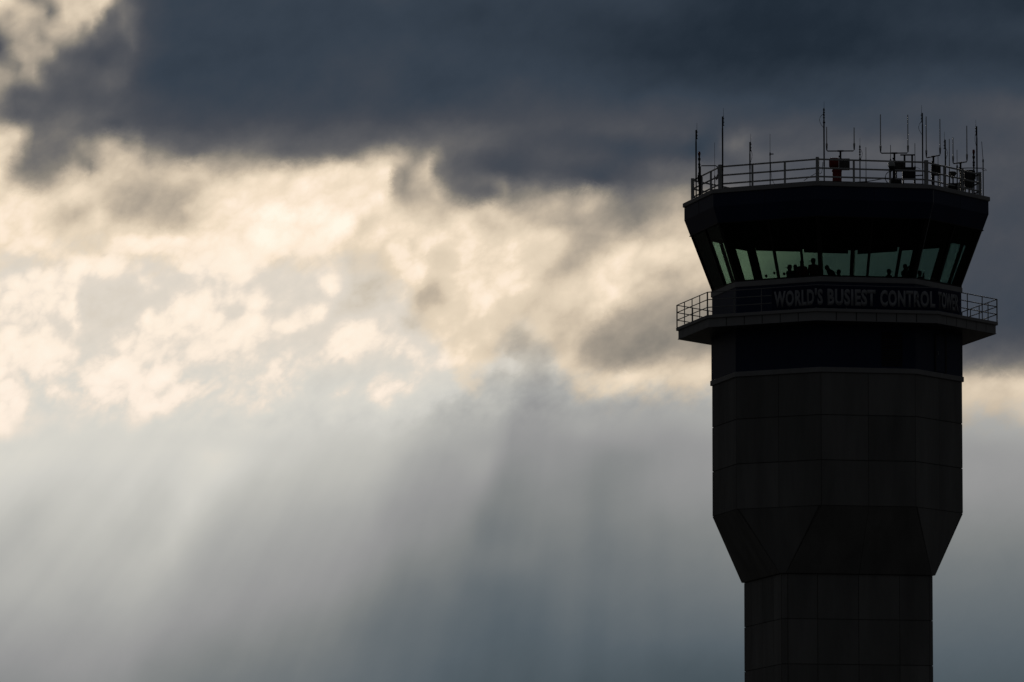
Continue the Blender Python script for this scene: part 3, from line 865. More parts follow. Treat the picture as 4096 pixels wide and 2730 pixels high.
    for s in (-1, 1):
        bm = bmesh.new(); bmesh.ops.create_uvsphere(bm, u_segments=8, v_segments=6, radius=.011)
        for v in bm.verts: v.co = place(pose(hz @ (v.co + Vector((s*.032, .100, 1.642))))*k)
        m2 = bpy.data.meshes.new('eye'); bm.to_mesh(m2); bm.free(); m2.materials.append(BLACK)
        o = bpy.data.objects.new('eye', m2); COL.objects.link(o); o.parent = root
    return root, x, t, place, pose, k

LEFT, RIGHT, AWAY = R_(-95), R_(95), R_(178)
# most stand with their backs half to the viewer and their heads turned along the windows
person(3159.5, 1058.5, R_(-125), 'person in a cap facing left, leftmost in the cab window', 1.74, True, shirt=2, turn=R_(25))
person(3181.0, 1058.5, R_(-160), 'bareheaded person close behind the leftmost capped person', 1.72, False, shirt=1)
person(3207.6, 1040, R_(-165), 'bareheaded standing person beside the thin far mullion', 1.77, False, shirt=0)
person(3254.0, 1032.5, R_(-170), 'tallest standing person in a cap facing left, left of the front corner column', 1.80, True, shirt=0, turn=R_(75))
person(3303, 1061, R_(-120), 'person bending over to the left, right of the front corner column', 1.76, False, lean=R_(38), arms='desk', shirt=1)
person(3355.5, 1078, R_(-110), 'low capped person facing left, alone right of the bending person', 1.66, True, shirt=2)
person(3555, 1076, R_(115), 'low capped person facing right in the right middle window', 1.68, True, shirt=1)
bin_p = person(3620, 1056.5, R_(120), 'person facing right holding binoculars to the eyes, beside the right front column', 1.74, False, arms='raise', shirt=2)
person(3678, 1083, RIGHT, 'person with raised arms facing right, rightmost in the cab', 1.62, False, arms='raise', shirt=1)
def binoculars(info):
    root, x, t, place, pose, k = info
    o = empty('binoculars', root.location + place(Vector((0, .15, 1.63))*k), 'black binoculars held by the person beside the right front column', 'binoculars')
    for s in (-1, 1):
        bm = bmesh.new(); n = 12; rings = []
        for y, r in ((.115, .017), (.15, .018), (.17, .026), (.25, .030)):
            rings.append([bm.verts.new(Vector((s*.034+r*math.cos(2*math.pi*i/n), y, 1.64+r*math.sin(2*math.pi*i/n)))) for i in range(n)])
        for A, B in zip(rings, rings[1:]):
            for i in range(n): bm.faces.new((A[i], A[(i+1) % n], B[(i+1) % n], B[i]))
        bm.faces.new(rings[0][::-1]); bm.faces.new(rings[-1])
        for v in bm.verts: v.co = root.location + place(v.co*k) - o.location
        bmesh.ops.recalc_face_normals(bm, faces=bm.faces)
        m2 = bpy.data.meshes.new('barrel'); bm.to_mesh(m2); bm.free(); m2.materials.append(BLACK)
        b = bpy.data.objects.new('barrel', m2); COL.objects.link(b); b.parent = o
binoculars(bin_p)

# ------------------------------------------------------------------ ground
bm = bmesh.new(); N = 48
for i in range(N+1):
    for jx in range(N+1):
        bm.verts.new((-6000+12000*jx/N, -4000+14000*i/N, 0.0))
bm.verts.ensure_lookup_table()
for i in range(N):
    for jx in range(N):
        q = i*(N+1)+jx; bm.faces.new((bm.verts[q], bm.verts[q+1], bm.verts[q+N+2], bm.verts[q+N+1]))
me = bpy.data.meshes.new('ground'); bm.to_mesh(me); bm.free()
me.materials.append(paint('dry_airfield_grass', (0.055, 0.052, 0.045), 0.95, var=0.4, scale=0.05))
g = bpy.data.objects.new('ground', me); COL.objects.link(g); g['kind'] = 'structure'; g['label'] = 'flat grass airfield around the tower'
# Cloud brightness observed along 45 elevation lines of the western sky, three azimuth sectors each
# ("place:brightness" pairs).  Elevations are 30 units apart, 60 for the last ten.
SKY = """
0:235,60:225,130:175,230:120,300:140,380:165,440:200,520:190,600:205,700:225,760:225,800:130,850:105,930:85,1000:70,1200:62,1764:60|0:62,600:60,900:66,1200:60,1500:58,1764:54|0:58,300:56,600:58,900:58,1200:52,1500:46,1764:44,2350:46,2950:50,3530:46
0:185,60:165,130:190,200:195,280:175,340:110,380:115,430:200,480:185,560:200,640:210,700:190,740:120,800:100,850:110,930:90,1000:72,1200:63,1764:60|0:61,600:60,900:62,1200:60,1500:55,1764:52|0:58,300:55,700:54,1000:54,1300:48,1764:43,2350:45,2800:50,3530:50
0:140,60:160,130:185,200:180,260:150,320:165,400:180,500:200,560:150,620:185,660:125,720:95,800:95,860:105,930:85,1000:70,1150:64,1300:62,1764:60|0:62,600:60,1000:61,1300:58,1764:51|0:58,400:54,800:50,1100:49,1300:46,1764:42,2350:44,2750:50,3530:54
0:95,40:110,100:160,180:170,230:175,280:140,340:150,420:150,480:165,540:140,600:110,680:92,760:85,830:80,900:95,960:78,1060:68,1200:62,1764:58|0:60,600:62,900:63,1300:60,1764:52|0:58,400:55,800:50,1100:47,1300:46,1764:43,2350:45,2800:49,3530:52
0:85,50:115,110:160,200:170,280:165,340:165,380:110,460:95,560:85,700:75,800:80,900:85,980:72,1100:63,1764:58|0:59,600:63,900:64,1200:62,1764:55|0:60,400:55,700:52,1000:46,1300:46,1764:44,2000:43,2350:46,2950:50,3530:50
0:140,60:125,120:120,180:165,250:165,290:120,340:105,420:95,520:85,700:77,840:85,920:76,1000:66,1150:60,1764:60|0:61,600:64,900:65,1200:61,1500:62,1764:60|0:62,400:58,800:54,1100:49,1500:47,1764:46,2350:50,2950:55,3530:53
0:160,60:155,120:135,180:145,250:155,290:110,350:90,500:82,660:85,760:95,860:85,950:70,1100:62,1764:61|0:62,500:64,900:66,1250:60,1764:64|0:64,400:62,800:56,1100:52,1764:50,2350:56,2950:60,3530:58
0:135,50:120,80:95,150:92,300:95,400:85,600:82,750:85,850:78,1000:70,1200:63,1764:63|0:64,500:65,900:66,1200:60,1500:64,1764:66|0:67,400:65,800:60,1100:60,1500:57,1764:56,2350:58,2950:64,3530:66
0:125,50:105,90:92,200:90,400:84,600:84,800:80,1000:74,1300:66,1764:65|0:66,400:67,900:66,1200:64,1764:69|0:70,400:70,800:66,1000:68,1300:66,1764:62,2350:62,2950:70,3530:75
0:120,60:105,120:95,250:92,400:95,520:100,600:95,700:88,850:80,1000:76,1300:70,1764:69|0:72,400:72,800:74,1000:70,1300:76,1764:78|0:75,400:74,800:74,1000:74,1300:70,1450:66,1764:68,2100:70,2350:66,2950:70,3530:76
0:205,80:195,150:190,200:110,260:108,400:112,520:105,640:95,760:88,900:88,1100:85,1300:78,1500:76,1764:72|0:85,300:78,600:82,900:84,1100:85,1300:88,1500:90,1764:79|0:80,400:75,800:78,1000:76,1200:78,1330:66,1440:68,1560:84,1764:76,2150:75,2450:70,2700:72,2950:70,3530:74
0:220,80:205,140:180,200:115,260:110,400:104,500:112,560:140,640:135,720:165,800:160,880:125,960:140,1000:110,1100:105,1250:92,1400:90,1600:95,1764:85|0:100,200:86,400:92,600:92,800:96,950:115,1050:118,1200:100,1400:100,1600:88,1764:76|0:78,400:74,800:68,1000:72,1200:70,1300:60,1430:68,1490:92,1570:98,1660:82,1764:75,2250:80,2650:82,3000:72,3530:75
0:225,80:205,150:130,220:108,320:108,440:112,520:140,590:125,660:160,720:190,850:190,950:195,1000:150,1100:145,1180:130,1280:110,1400:115,1500:130,1600:145,1700:130,1764:105|0:125,200:105,400:115,600:120,700:120,800:160,950:185,1030:160,1100:120,1200:165,1250:130,1300:100,1450:88,1550:78,1764:82|0:74,300:80,600:76,800:66,1000:74,1300:66,1480:78,1600:85,1764:85,2150:83,2650:85,3000:75,3530:78
0:230,60:190,120:130,200:115,300:125,400:135,480:180,560:150,620:130,680:175,760:205,900:200,1000:195,1100:180,1250:185,1350:200,1500:180,1600:175,1700:190,1764:195|0:185,150:200,300:190,450:215,600:220,750:215,870:240,940:230,970:165,1050:140,1100:180,1200:195,1250:120,1350:92,1550:85,1764:92|0:75,300:78,600:70,800:74,1000:90,1200:92,1764:80,3530:76
0:220,60:190,140:165,240:165,340:165,440:200,540:215,640:210,740:205,850:195,950:185,1100:185,1250:200,1350:185,1450:210,1550:220,1700:228,1764:225|0:230,150:232,300:235,500:235,620:222,750:235,850:235,920:230,960:155,1020:140,1100:175,1200:190,1260:160,1330:105,1450:100,1600:100,1700:120,1764:112|0:95,200:100,400:95,600:82,800:85,1000:98,1200:105,1764:82,3530:75
0:225,100:235,250:232,400:220,550:225,650:205,750:190,850:178,950:175,1100:178,1250:172,1350:195,1450:225,1600:232,1764:235|0:235,200:238,400:240,600:235,750:238,850:245,920:225,970:180,1050:170,1200:180,1280:195,1330:135,1450:108,1600:105,1700:140,1764:145|0:130,200:145,300:160,400:150,500:175,600:165,700:125,800:110,1000:125,1150:150,1764:85,3530:74
0:238,100:240,250:238,350:222,420:205,520:195,600:205,700:215,800:180,900:165,1000:172,1100:168,1200:175,1300:205,1450:232,1600:240,1764:245|0:245,200:246,400:248,600:245,750:235,900:235,1000:215,1100:190,1200:185,1300:185,1400:195,1500:180,1560:185,1620:205,1700:190,1764:190|0:180,150:175,250:185,400:165,500:185,600:160,700:140,850:120,1000:140,1150:165,1764:95,2900:72,3530:72
0:236,150:238,300:230,360:205,450:198,560:205,680:225,800:195,900:200,1000:195,1100:185,1250:190,1400:225,1550:236,1764:248|0:250,200:250,400:248,650:250,740:215,800:225,950:230,1100:215,1200:205,1300:215,1400:235,1500:225,1600:195,1700:215,1764:222|0:215,100:200,250:180,400:165,550:165,700:150,850:140,1000:175,1150:185,1300:190,1764:110,2300:85,2900:72,3530:72
0:236,200:236,320:230,420:215,560:222,680:230,720:215,800:232,900:232,1000:228,1150:238,1300:240,1450:244,1550:238,1764:250|0:250,150:254,250:244,400:240,550:245,650:240,720:222,780:222,850:238,1000:232,1100:232,1150:225,1250:236,1400:234,1500:236,1600:215,1700:210,1764:222|0:218,150:222,300:215,400:195,500:175,600:165,700:185,800:175,900:180,1000:195,1100:205,1300:205,1560:190,1764:150,2000:110,2600:85,3150:74,3530:75
0:228,150:238,300:235,450:225,550:218,650:212,720:218,800:238,950:238,1050:242,1300:238,1400:245,1600:248,1764:250|0:248,80:250,180:254,260:240,450:242,550:238,620:222,700:214,800:222,900:232,1000:232,1060:220,1100:215,1150:235,1200:238,1280:212,1350:225,1450:238,1600:228,1700:232,1764:228|0:238,100:228,200:220,300:215,400:180,500:160,600:180,750:215,900:218,1000:225,1150:228,1300:215,1560:200,1764:175,1960:145,2170:108,2500:95,2890:83,3150:74,3530:74
0:222,200:218,350:220,470:232,550:240,650:238,750:242,840:242,880:228,1000:222,1200:228,1300:238,1450:245,1600:242,1764:246|0:246,50:240,120:226,200:224,300:225,450:228,600:218,680:206,760:214,900:210,950:222,1020:232,1100:240,1180:236,1250:205,1320:215,1450:238,1600:222,1700:232,1764:232|0:240,100:225,200:215,280:195,350:175,450:170,550:205,650:230,750:232,900:215,1050:220,1150:215,1300:205,1560:200,1764:170,1960:140,2170:108,2500:95,2890:83,3150:74,3530:72
0:220,150:225,200:235,330:240,420:232,500:240,650:236,750:228,900:222,980:232,1100:220,1250:228,1350:240,1480:235,1560:232,1700:238,1764:230|0:230,100:220,200:226,300:222,450:226,500:230,600:222,680:204,800:208,900:206,980:220,1020:240,1150:244,1200:220,1300:218,1450:242,1600:228,1764:235|0:235,100:225,200:205,300:185,400:180,500:205,600:230,700:232,800:230,900:215,1000:195,1100:185,1200:190,1300:205,1560:200,1764:165,1960:135,2170:105,2500:93,2890:83,3150:72,3530:71
0:228,80:240,200:240,350:242,450:235,500:235,560:220,700:218,850:216,1000:222,1150:222,1300:218,1400:225,1500:225,1600:236,1680:225,1764:222|0:225,100:218,250:220,400:224,430:236,520:238,580:222,680:204,800:200,900:206,980:225,1050:240,1120:220,1180:190,1250:188,1320:215,1450:236,1600:234,1764:240|0:240,100:232,200:210,280:195,400:215,500:222,600:228,700:230,800:220,900:200,1000:185,1100:185,1200:190,1300:190,1764:150,2170:100,2890:80,3150:70,3530:70
0:238,100:230,200:236,350:242,450:240,530:240,560:216,700:214,850:215,1000:220,1150:218,1240:232,1330:246,1420:244,1480:225,1600:232,1680:222,1764:228|0:238,80:232,130:220,300:218,500:220,650:206,800:204,900:206,960:218,1040:235,1090:205,1150:180,1230:180,1290:200,1350:228,1500:230,1600:238,1720:225,1764:215|0:225,80:210,150:200,300:215,400:215,500:215,600:225,680:238,750:230,820:200,900:175,1000:165,1100:165,1300:150,1764:120,2890:78,3150:70,3530:69
0:236,150:232,300:236,400:228,500:242,540:238,570:214,800:214,980:218,1030:240,1100:222,1150:232,1300:244,1450:242,1520:236,1580:222,1650:228,1764:240|0:240,60:232,120:226,200:224,300:232,400:240,480:236,530:218,650:206,720:216,850:220,920:225,990:226,1060:205,1150:200,1250:222,1350:224,1450:226,1600:236,1680:215,1764:200|0:205,100:198,200:205,300:205,400:195,500:205,600:230,660:215,720:180,800:160,900:155,1000:155,1150:145,1300:140,1764:110,2890:78,3150:70,3530:68
0:238,100:236,200:228,280:235,400:230,460:222,520:240,560:220,700:216,900:218,960:230,1020:240,1150:240,1300:236,1400:242,1550:236,1700:240,1764:240|0:240,60:236,130:230,220:234,300:234,380:224,480:214,560:226,650:238,800:236,880:226,960:228,1020:205,1100:198,1180:205,1260:228,1400:230,1500:215,1600:228,1680:205,1764:198|0:198,100:205,200:210,300:200,400:195,500:195,560:190,650:160,750:152,850:148,1000:145,1200:140,1764:110,2890:76,3150:72,3530:71
0:238,100:240,220:238,300:246,400:236,480:232,540:226,600:217,750:218,800:230,870:232,950:240,1050:236,1200:228,1350:236,1500:238,1650:240,1764:233|0:230,100:222,200:230,260:218,400:214,480:226,560:240,700:242,800:232,900:236,1000:232,1100:215,1200:220,1300:230,1400:222,1500:212,1600:222,1680:198,1764:194|0:190,60:180,120:180,200:205,300:195,400:195,480:190,560:158,700:142,850:140,1000:135,1200:140,1764:120,2890:80,3150:76,3530:78
0:238,120:244,250:240,320:248,420:234,520:238,570:220,700:222,780:228,850:240,920:232,1000:232,1150:230,1300:230,1400:230,1550:236,1650:226,1764:230|0:228,100:222,200:232,250:228,350:222,450:228,550:240,650:240,720:226,800:218,900:225,1000:228,1100:230,1200:224,1300:232,1360:222,1450:232,1550:205,1620:195,1700:200,1764:188|0:178,80:170,150:185,220:180,300:195,400:200,470:190,540:148,700:145,850:135,1000:145,1150:150,1300:160,1764:140,2890:90,3150:84,3530:96
0:236,200:238,300:240,400:236,500:228,560:225,650:226,720:240,800:248,860:238,920:232,1050:234,1200:232,1300:222,1450:222,1600:234,1700:226,1764:224|0:226,80:224,120:232,160:226,250:222,400:222,550:220,700:218,900:216,980:216,1080:228,1200:232,1300:230,1450:228,1520:222,1600:220,1660:205,1764:205|0:214,60:204,120:189,200:177,300:208,400:205,500:190,600:170,700:165,800:165,900:185,1000:190,1100:195,1250:195,1350:205,1764:170,2890:112,3150:112,3530:135
0:240,100:236,200:226,300:236,400:228,520:226,600:240,750:238,900:240,1050:238,1200:236,1300:226,1450:222,1600:228,1764:223|0:224,120:226,180:234,240:226,350:216,600:214,760:216,850:226,950:230,1050:226,1150:226,1250:216,1400:210,1550:200,1700:185,1764:176|0:189,100:177,200:172,300:183,400:195,500:205,600:205,700:215,800:222,900:220,1000:215,1100:205,1250:205,1350:208,1764:190,2890:180,3150:190,3530:200
0:240,80:238,150:226,250:226,400:236,480:230,560:228,700:238,850:238,1000:240,1150:236,1300:232,1400:226,1550:224,1764:221|0:222,80:222,150:230,200:226,300:214,450:212,560:220,620:222,720:220,800:236,900:238,1000:236,1080:226,1200:212,1350:200,1500:188,1650:183,1764:168|0:181,100:167,250:167,350:172,500:195,600:200,700:205,800:200,900:195,1000:195,1100:185,1200:190,1350:190,1764:190,3150:205,3350:200,3530:206
0:240,120:238,180:230,300:222,450:224,550:230,700:228,830:222,900:236,1000:240,1080:240,1150:228,1300:222,1500:222,1764:220|0:226,60:230,150:226,200:216,350:210,600:210,750:212,820:226,880:234,950:226,1020:214,1150:206,1300:195,1450:182,1650:177,1764:160|0:171,150:157,300:165,450:172,600:172,800:170,1000:170,1150:172,1350:175,3150:195,3350:190,3530:200
0:240,120:234,180:224,350:216,550:220,750:220,900:226,1000:230,1080:220,1300:216,1764:215|0:216,200:210,500:206,750:206,900:206,1050:204,1150:198,1300:184,1450:176,1650:173,1764:152|0:161,150:155,300:161,450:166,600:165,800:162,1000:162,1350:168,3150:176,3400:172,3530:186
0:238,60:236,120:222,300:214,600:214,1000:214,1400:212,1764:212|0:212,300:206,600:202,900:200,1050:194,1200:182,1350:174,1500:170,1700:163,1764:146|0:154,200:153,400:158,500:162,700:158,900:156,1100:155,1350:160,3150:165,3530:168
0:214,300:212,700:211,1100:210,1400:209,1600:207,1764:207|0:207,300:202,600:196,900:190,1050:184,1200:174,1400:166,1550:160,1700:157,1764:142|0:151,200:149,400:150,600:150,800:148,1000:148,1350:152,3150:156,3530:158
0:214,300:212,600:209,1000:209,1200:206,1450:212,1764:206|0:206,300:198,600:192,900:184,1100:170,1300:160,1600:159,1764:138|0:146,200:147,400:146,700:138,950:140,1000:146,1300:149,1380:150,3530:152
0:206,300:202,600:200,900:203,1100:198,1300:204,1500:203,1650:198,1764:194|0:194,400:186,700:180,900:172,1100:158,1400:150,1550:148,1700:137,1764:128|0:137,300:141,600:132,900:138,1000:145,1380:146,3150:150,3530:148
0:196,200:190,400:194,700:196,900:196,1000:190,1150:192,1300:200,1400:195,1550:186,1764:182|0:183,300:176,600:168,800:164,950:152,1200:146,1400:140,1550:130,1764:122|0:131,300:135,600:128,900:134,1100:138,1380:138,3150:141,3530:140
0:186,200:182,350:188,700:190,900:184,1050:184,1200:192,1300:188,1450:178,1764:170|0:172,300:164,600:158,800:154,950:145,1200:140,1400:130,1550:122,1764:116|0:125,300:127,600:122,900:126,1380:130,3150:131,3530:130
0:178,200:180,600:183,800:180,1000:182,1200:184,1350:172,1550:165,1764:160|0:162,300:156,600:150,850:142,1000:132,1200:128,1400:120,1764:113|0:122,300:119,700:116,1100:122,1500:124,3150:122,3530:121
0:176,400:176,700:173,1000:176,1200:170,1400:160,1764:153|0:154,300:150,600:142,800:132,1000:120,1300:116,1500:108,1764:105|0:106,300:111,700:112,1100:114,1590:118,3150:114,3530:113
0:166,400:168,600:163,900:168,1100:163,1300:154,1764:145|0:146,300:139,600:130,800:118,1000:112,1200:108,1500:102,1764:98|0:98,300:103,700:105,1100:106,1590:108,3150:106,3530:105
0:156,300:157,550:154,900:158,1100:149,1400:138,1764:133|0:135,300:128,550:122,700:114,900:107,1200:103,1500:96,1764:92|0:92,300:96,700:98,1100:98,1590:98,3150:99,3530:98
0:146,300:148,600:150,850:148,1000:138,1300:130,1764:122|0:124,300:120,600:112,800:106,1100:100,1400:92,1764:88|0:88,400:90,800:88,1200:84,1590:86,3150:91,3530:90
0:138,400:140,700:142,900:133,1200:124,1764:116|0:116,300:112,700:102,1100:94,1400:86,1764:84|0:84,800:80,1200:78,1590:78,3150:84,3530:83
"""
# ------------------------------------------------------------------ sky: Nishita air behind a broken storm deck, all in direction space
rows = []
for line in SKY.strip().splitlines():
    pts = []
    for sec, part in enumerate(line.split('|')):
        for pr in part.split(','):
            a, b = pr.split(':')
            if sec < 2 and float(a) > 1755: continue          # the next sector starts here
            pts.append((sec*588.0 + float(a)*0.3335, float(b)/255.0))
    pts.sort(); rows.append(pts)
def samp(pts, x):
    if x <= pts[0][0]: return pts[0][1]
    for (a, va), (b, vb) in zip(pts, pts[1:]):
        if x <= b: return va + (vb-va)*((x-a)/(b-a) if b > a else 1)
    return pts[-1][1]
SECT = [(0, 588), (588, 1176), (1176, 1764), (1764, 2353)]
NS = 32
grid = [[[samp(r, a+(b-a)*i/(NS-1)) for i in range(NS)] for a, b in SECT] for r in rows]     # [row][sector][stop]
# sharpen along elevation so that the spline through the lines keeps their contrast
NRW = len(grid)
orig = [[s[:] for s in r] for r in grid]
for it in range(6):
    new = []
    for r in range(NRW):
        u_, d_ = max(0, r-1), min(NRW-1, r+1)
        new.append([[min(1.0, max(0.03, grid[r][s][i] + (orig[r][s][i] - (grid[u_][s][i]+4*grid[r][s][i]+grid[d_][s][i])/6)*0.8)) for i in range(NS)] for s in range(4)])
    grid = new

world = bpy.data.worlds.new('World'); S.world = world; world.use_nodes = True
nt = world.node_tree; nt.nodes.clear(); L = nt.links
def node(t, **kw):
    n = nt.nodes.new(t)
    for k, v in kw.items(): setattr(n, k, v)
    return n
def put(sock, v):
    if hasattr(v, 'is_output'): L.new(v, sock)
    else: sock.default_value = v
def M_(op, a, b=0.0, c=None, clamp=False):
    n = node('ShaderNodeMath', operation=op, use_clamp=clamp); put(n.inputs[0], a); put(n.inputs[1], b)
    if c is not None: put(n.inputs[2], c)
    return n.outputs[0]
def VM(op, a, b=(0, 0, 0), scale=None):
    n = node('ShaderNodeVectorMath', operation=op); put(n.inputs[0], a); put(n.inputs[1], b)
    if scale is not None: put(n.inputs['Scale'], scale)
    return n.outputs['Value'] if op == 'DOT_PRODUCT' else n.outputs[0]
def SS(x, a, b):
    n = node('ShaderNodeMapRange', interpolation_type='SMOOTHSTEP'); put(n.inputs[0], x); put(n.inputs[1], a); put(n.inputs[2], b)
    n.inputs[3].default_value = 0; n.inputs[4].default_value = 1; return n.outputs[0]
def LERP(f, a, b): return M_('ADD', M_('MULTIPLY', M_('SUBTRACT', b, a), f), a)
def NOISE(vec, detail, rough, color=False, lac=2.0):
    n = node('ShaderNodeTexNoise'); n.inputs['Scale'].default_value = 1.0; n.inputs['Detail'].default_value = detail
    n.inputs['Roughness'].default_value = rough; n.inputs['Lacunarity'].default_value = lac; put(n.inputs['Vector'], vec)
    return n.outputs['Color' if color else 'Fac']
def XYZ(x, y, z=0.0):
    n = node('ShaderNodeCombineXYZ'); put(n.inputs[0], x); put(n.inputs[1], y); put(n.inputs[2], z); return n.outputs[0]

RAMPS = {}
for g3 in range(15):                     # made while the tree is still empty: adding stops is slow in a big tree
    for s in range(4):
        rp = node('ShaderNodeValToRGB'); cr = rp.color_ramp; cr.interpolation = 'LINEAR'
        while len(cr.elements) < NS: cr.elements.new(0.5)
        for i in range(NS):
            cr.elements[i].position = i/(NS-1)
        for i in range(NS):
            cr.elements[i].color = (grid[g3*3][s][i], grid[g3*3+1][s][i], grid[g3*3+2][s][i], 1)
        RAMPS[g3, s] = rp

tc = node('ShaderNodeTexCoord'); sep = node('ShaderNodeSeparateXYZ'); L.new(tc.outputs['Generated'], sep.inputs[0])
dx, dy, dz = sep.outputs
# fixed sky chart centred 5.824 degrees above the western horizon
cs, sn = math.cos(PITCH), math.sin(PITCH)
fy = M_('ADD', M_('MULTIPLY', dy, cs), M_('MULTIPLY', dz, sn))
fz = M_('SUBTRACT', M_('MULTIPLY', dz, cs), M_('MULTIPLY', dy, sn))
fys = M_('MAXIMUM', fy, 0.15)
FD = F/1.74076
X = M_('ADD', M_('MULTIPLY', M_('DIVIDE', dx, fys), FD), 1176.5)
Y = M_('SUBTRACT', 784.1, M_('MULTIPLY', M_('DIVIDE', fz, fys), FD))

# where the ragged cumulus is, as against the smooth curtains of rain below
edge = LERP(SS(X, 900.0, 1900.0), 985.0, 930.0)
cum = M_('SUBTRACT', 1.0, SS(Y, M_('SUBTRACT', edge, 75.0), M_('ADD', edge, 45.0)))
band = M_('MULTIPLY', cum, SS(Y, 40.0, 420.0))

P0 = XYZ(X, Y, 0.0)
wv = NOISE(VM('MULTIPLY', P0, (1/105, 1/80, 1)), 5, 0.58, color=True)
wv = VM('SUBTRACT', wv, (0.5, 0.5, 0.5))
wamp = M_('ADD', 10.0, M_('MULTIPLY', cum, 30.0))
P1 = VM('ADD', P0, VM('SCALE', wv, scale=wamp))
wv2 = VM('SUBTRACT', NOISE(VM('MULTIPLY', P1, (1/32, 1/24, 1)), 3, 0.5, color=True), (0.5, 0.5, 0.5))
P2 = VM('ADD', P1, VM('SCALE', wv2, scale=M_('MULTIPLY', band, 9.0)))
s2 = node('ShaderNodeSeparateXYZ'); L.new(P2, s2.inputs[0]); X2, Y2 = s2.outputs[0], s2.outputs[1]

idx = M_('ADD', M_('DIVIDE', M_('MINIMUM', M_('MAXIMUM', Y2, 0.0), 1050.0), 30.0), M_('DIVIDE', M_('MAXIMUM', M_('SUBTRACT', Y2, 1050.0), 0.0), 60.0))
idx = M_('MINIMUM', idx, 44.0)
facs = [M_('DIVIDE', M_('SUBTRACT', X2, float(a)), float(b-a), clamp=True) for a, b in SECT]
sums = [None]*4
idv = XYZ(idx, idx, idx)
for g3 in range(15):
    d = VM('ABSOLUTE', VM('SUBTRACT', idv, (g3*3.0, g3*3.0+1, g3*3.0+2)))
    a_ = VM('MAXIMUM', VM('SUBTRACT', (2, 2, 2), d), (0, 0, 0)); b_ = VM('MAXIMUM', VM('SUBTRACT', (1, 1, 1), d), (0, 0, 0))
    a3 = VM('SCALE', VM('MULTIPLY', VM('MULTIPLY', a_, a_), a_), scale=1/6); b3 = VM('SCALE', VM('MULTIPLY', VM('MULTIPLY', b_, b_), b_), scale=4/6)
    w3 = VM('SUBTRACT', a3, b3)
    for s in range(4):
        rp = RAMPS[g3, s]; L.new(facs[s], rp.inputs[0])
        v = VM('DOT_PRODUCT', w3, rp.outputs[0])
        sums[s] = v if sums[s] is None else M_('ADD', sums[s], v)
# at the ends of the chart the spline runs out of lines: divide by the weight that is there
wsum = M_('SUBTRACT', 1.0, M_('ADD', M_('MULTIPLY', M_('POWER', M_('MAXIMUM', M_('SUBTRACT', 1.0, idx), 0.0), 3.0), 1/6), M_('MULTIPLY', M_('POWER', M_('MAXIMUM', M_('SUBTRACT', idx, 43.0), 0.0), 3.0), 1/6)))
lum = sums[0]
for s in range(1, 4):
    lum = LERP(M_('GREATER_THAN', X2, float(SECT[s][0])), lum, sums[s])
lum = M_('DIVIDE', lum, wsum)

# fine billows
P3 = VM('ADD', P0, VM('SCALE', wv, scale=6.0))
s3 = node('ShaderNodeSeparateXYZ'); L.new(P3, s3.inputs[0])
along = M_('SUBTRACT', M_('MULTIPLY', s3.outputs[0], 0.84), M_('MULTIPLY', s3.outputs[1], 0.54))   # the heaps lean from lower left to upper right
across = M_('ADD', M_('MULTIPLY', s3.outputs[0], 0.54), M_('MULTIPLY', s3.outputs[1], 0.84))
n1 = M_('SUBTRACT', NOISE(XYZ(M_('DIVIDE', along, 64.0), M_('DIVIDE', across, 46.0), 3.3), 5, 0.53), 0.5)
rg = node('ShaderNodeTexNoise', noise_type='RIDGED_MULTIFRACTAL', normalize=True)
for k_, v_ in (('Scale', 1.0), ('Detail', 4.0), ('Roughness', 0.52), ('Offset', 1.0), ('Gain', 1.6)): rg.inputs[k_].default_value = v_
L.new(XYZ(M_('DIVIDE', along, 84.0), M_('DIVIDE', across, 64.0), 7.0), rg.inputs['Vector'])
bil = M_('SUBTRACT', 0.92, rg.outputs['Fac'])
mid = M_('MULTIPLY', SS(lum, 0.24, 0.55), M_('SUBTRACT', 1.0, M_('MULTIPLY', SS(lum, 0.72, 0.95), 0.45)))
amp = M_('ADD', M_('ADD', 0.018, M_('MULTIPLY', M_('MULTIPLY', mid, cum), 0.15)), M_('MULTIPLY', cum, 0.012))
lum = M_('ADD', lum, M_('MULTIPLY', n1, amp))
zone = M_('MULTIPLY', M_('MULTIPLY', cum, SS(Y, 470.0, 620.0)), M_('SUBTRACT', 1.0, SS(X, 1150.0, 1500.0)))
bz = M_('MULTIPLY', M_('MULTIPLY', cum, SS(lum, 0.42, 0.75)), 0.034)
bz = M_('MULTIPLY', bz, M_('SUBTRACT', 1.0, M_('MULTIPLY', M_('MULTIPLY', zone, 0.6), M_('SUBTRACT', 1.0, SS(lum, 0.845, 0.90)))))
lum = M_('ADD', lum, M_('MULTIPLY', bil, bz))
# sunlit heaps stand out crisply against the paler veil behind them
crisp = M_('ADD', M_('MULTIPLY', lum, 0.55), M_('MULTIPLY', LERP(SS(lum, 0.86, 0.93), 0.83, 0.945), 0.45))
lum = LERP(M_('MULTIPLY', zone, M_('MULTIPLY', SS(lum, 0.74, 0.82), 0.9)), lum, crisp)
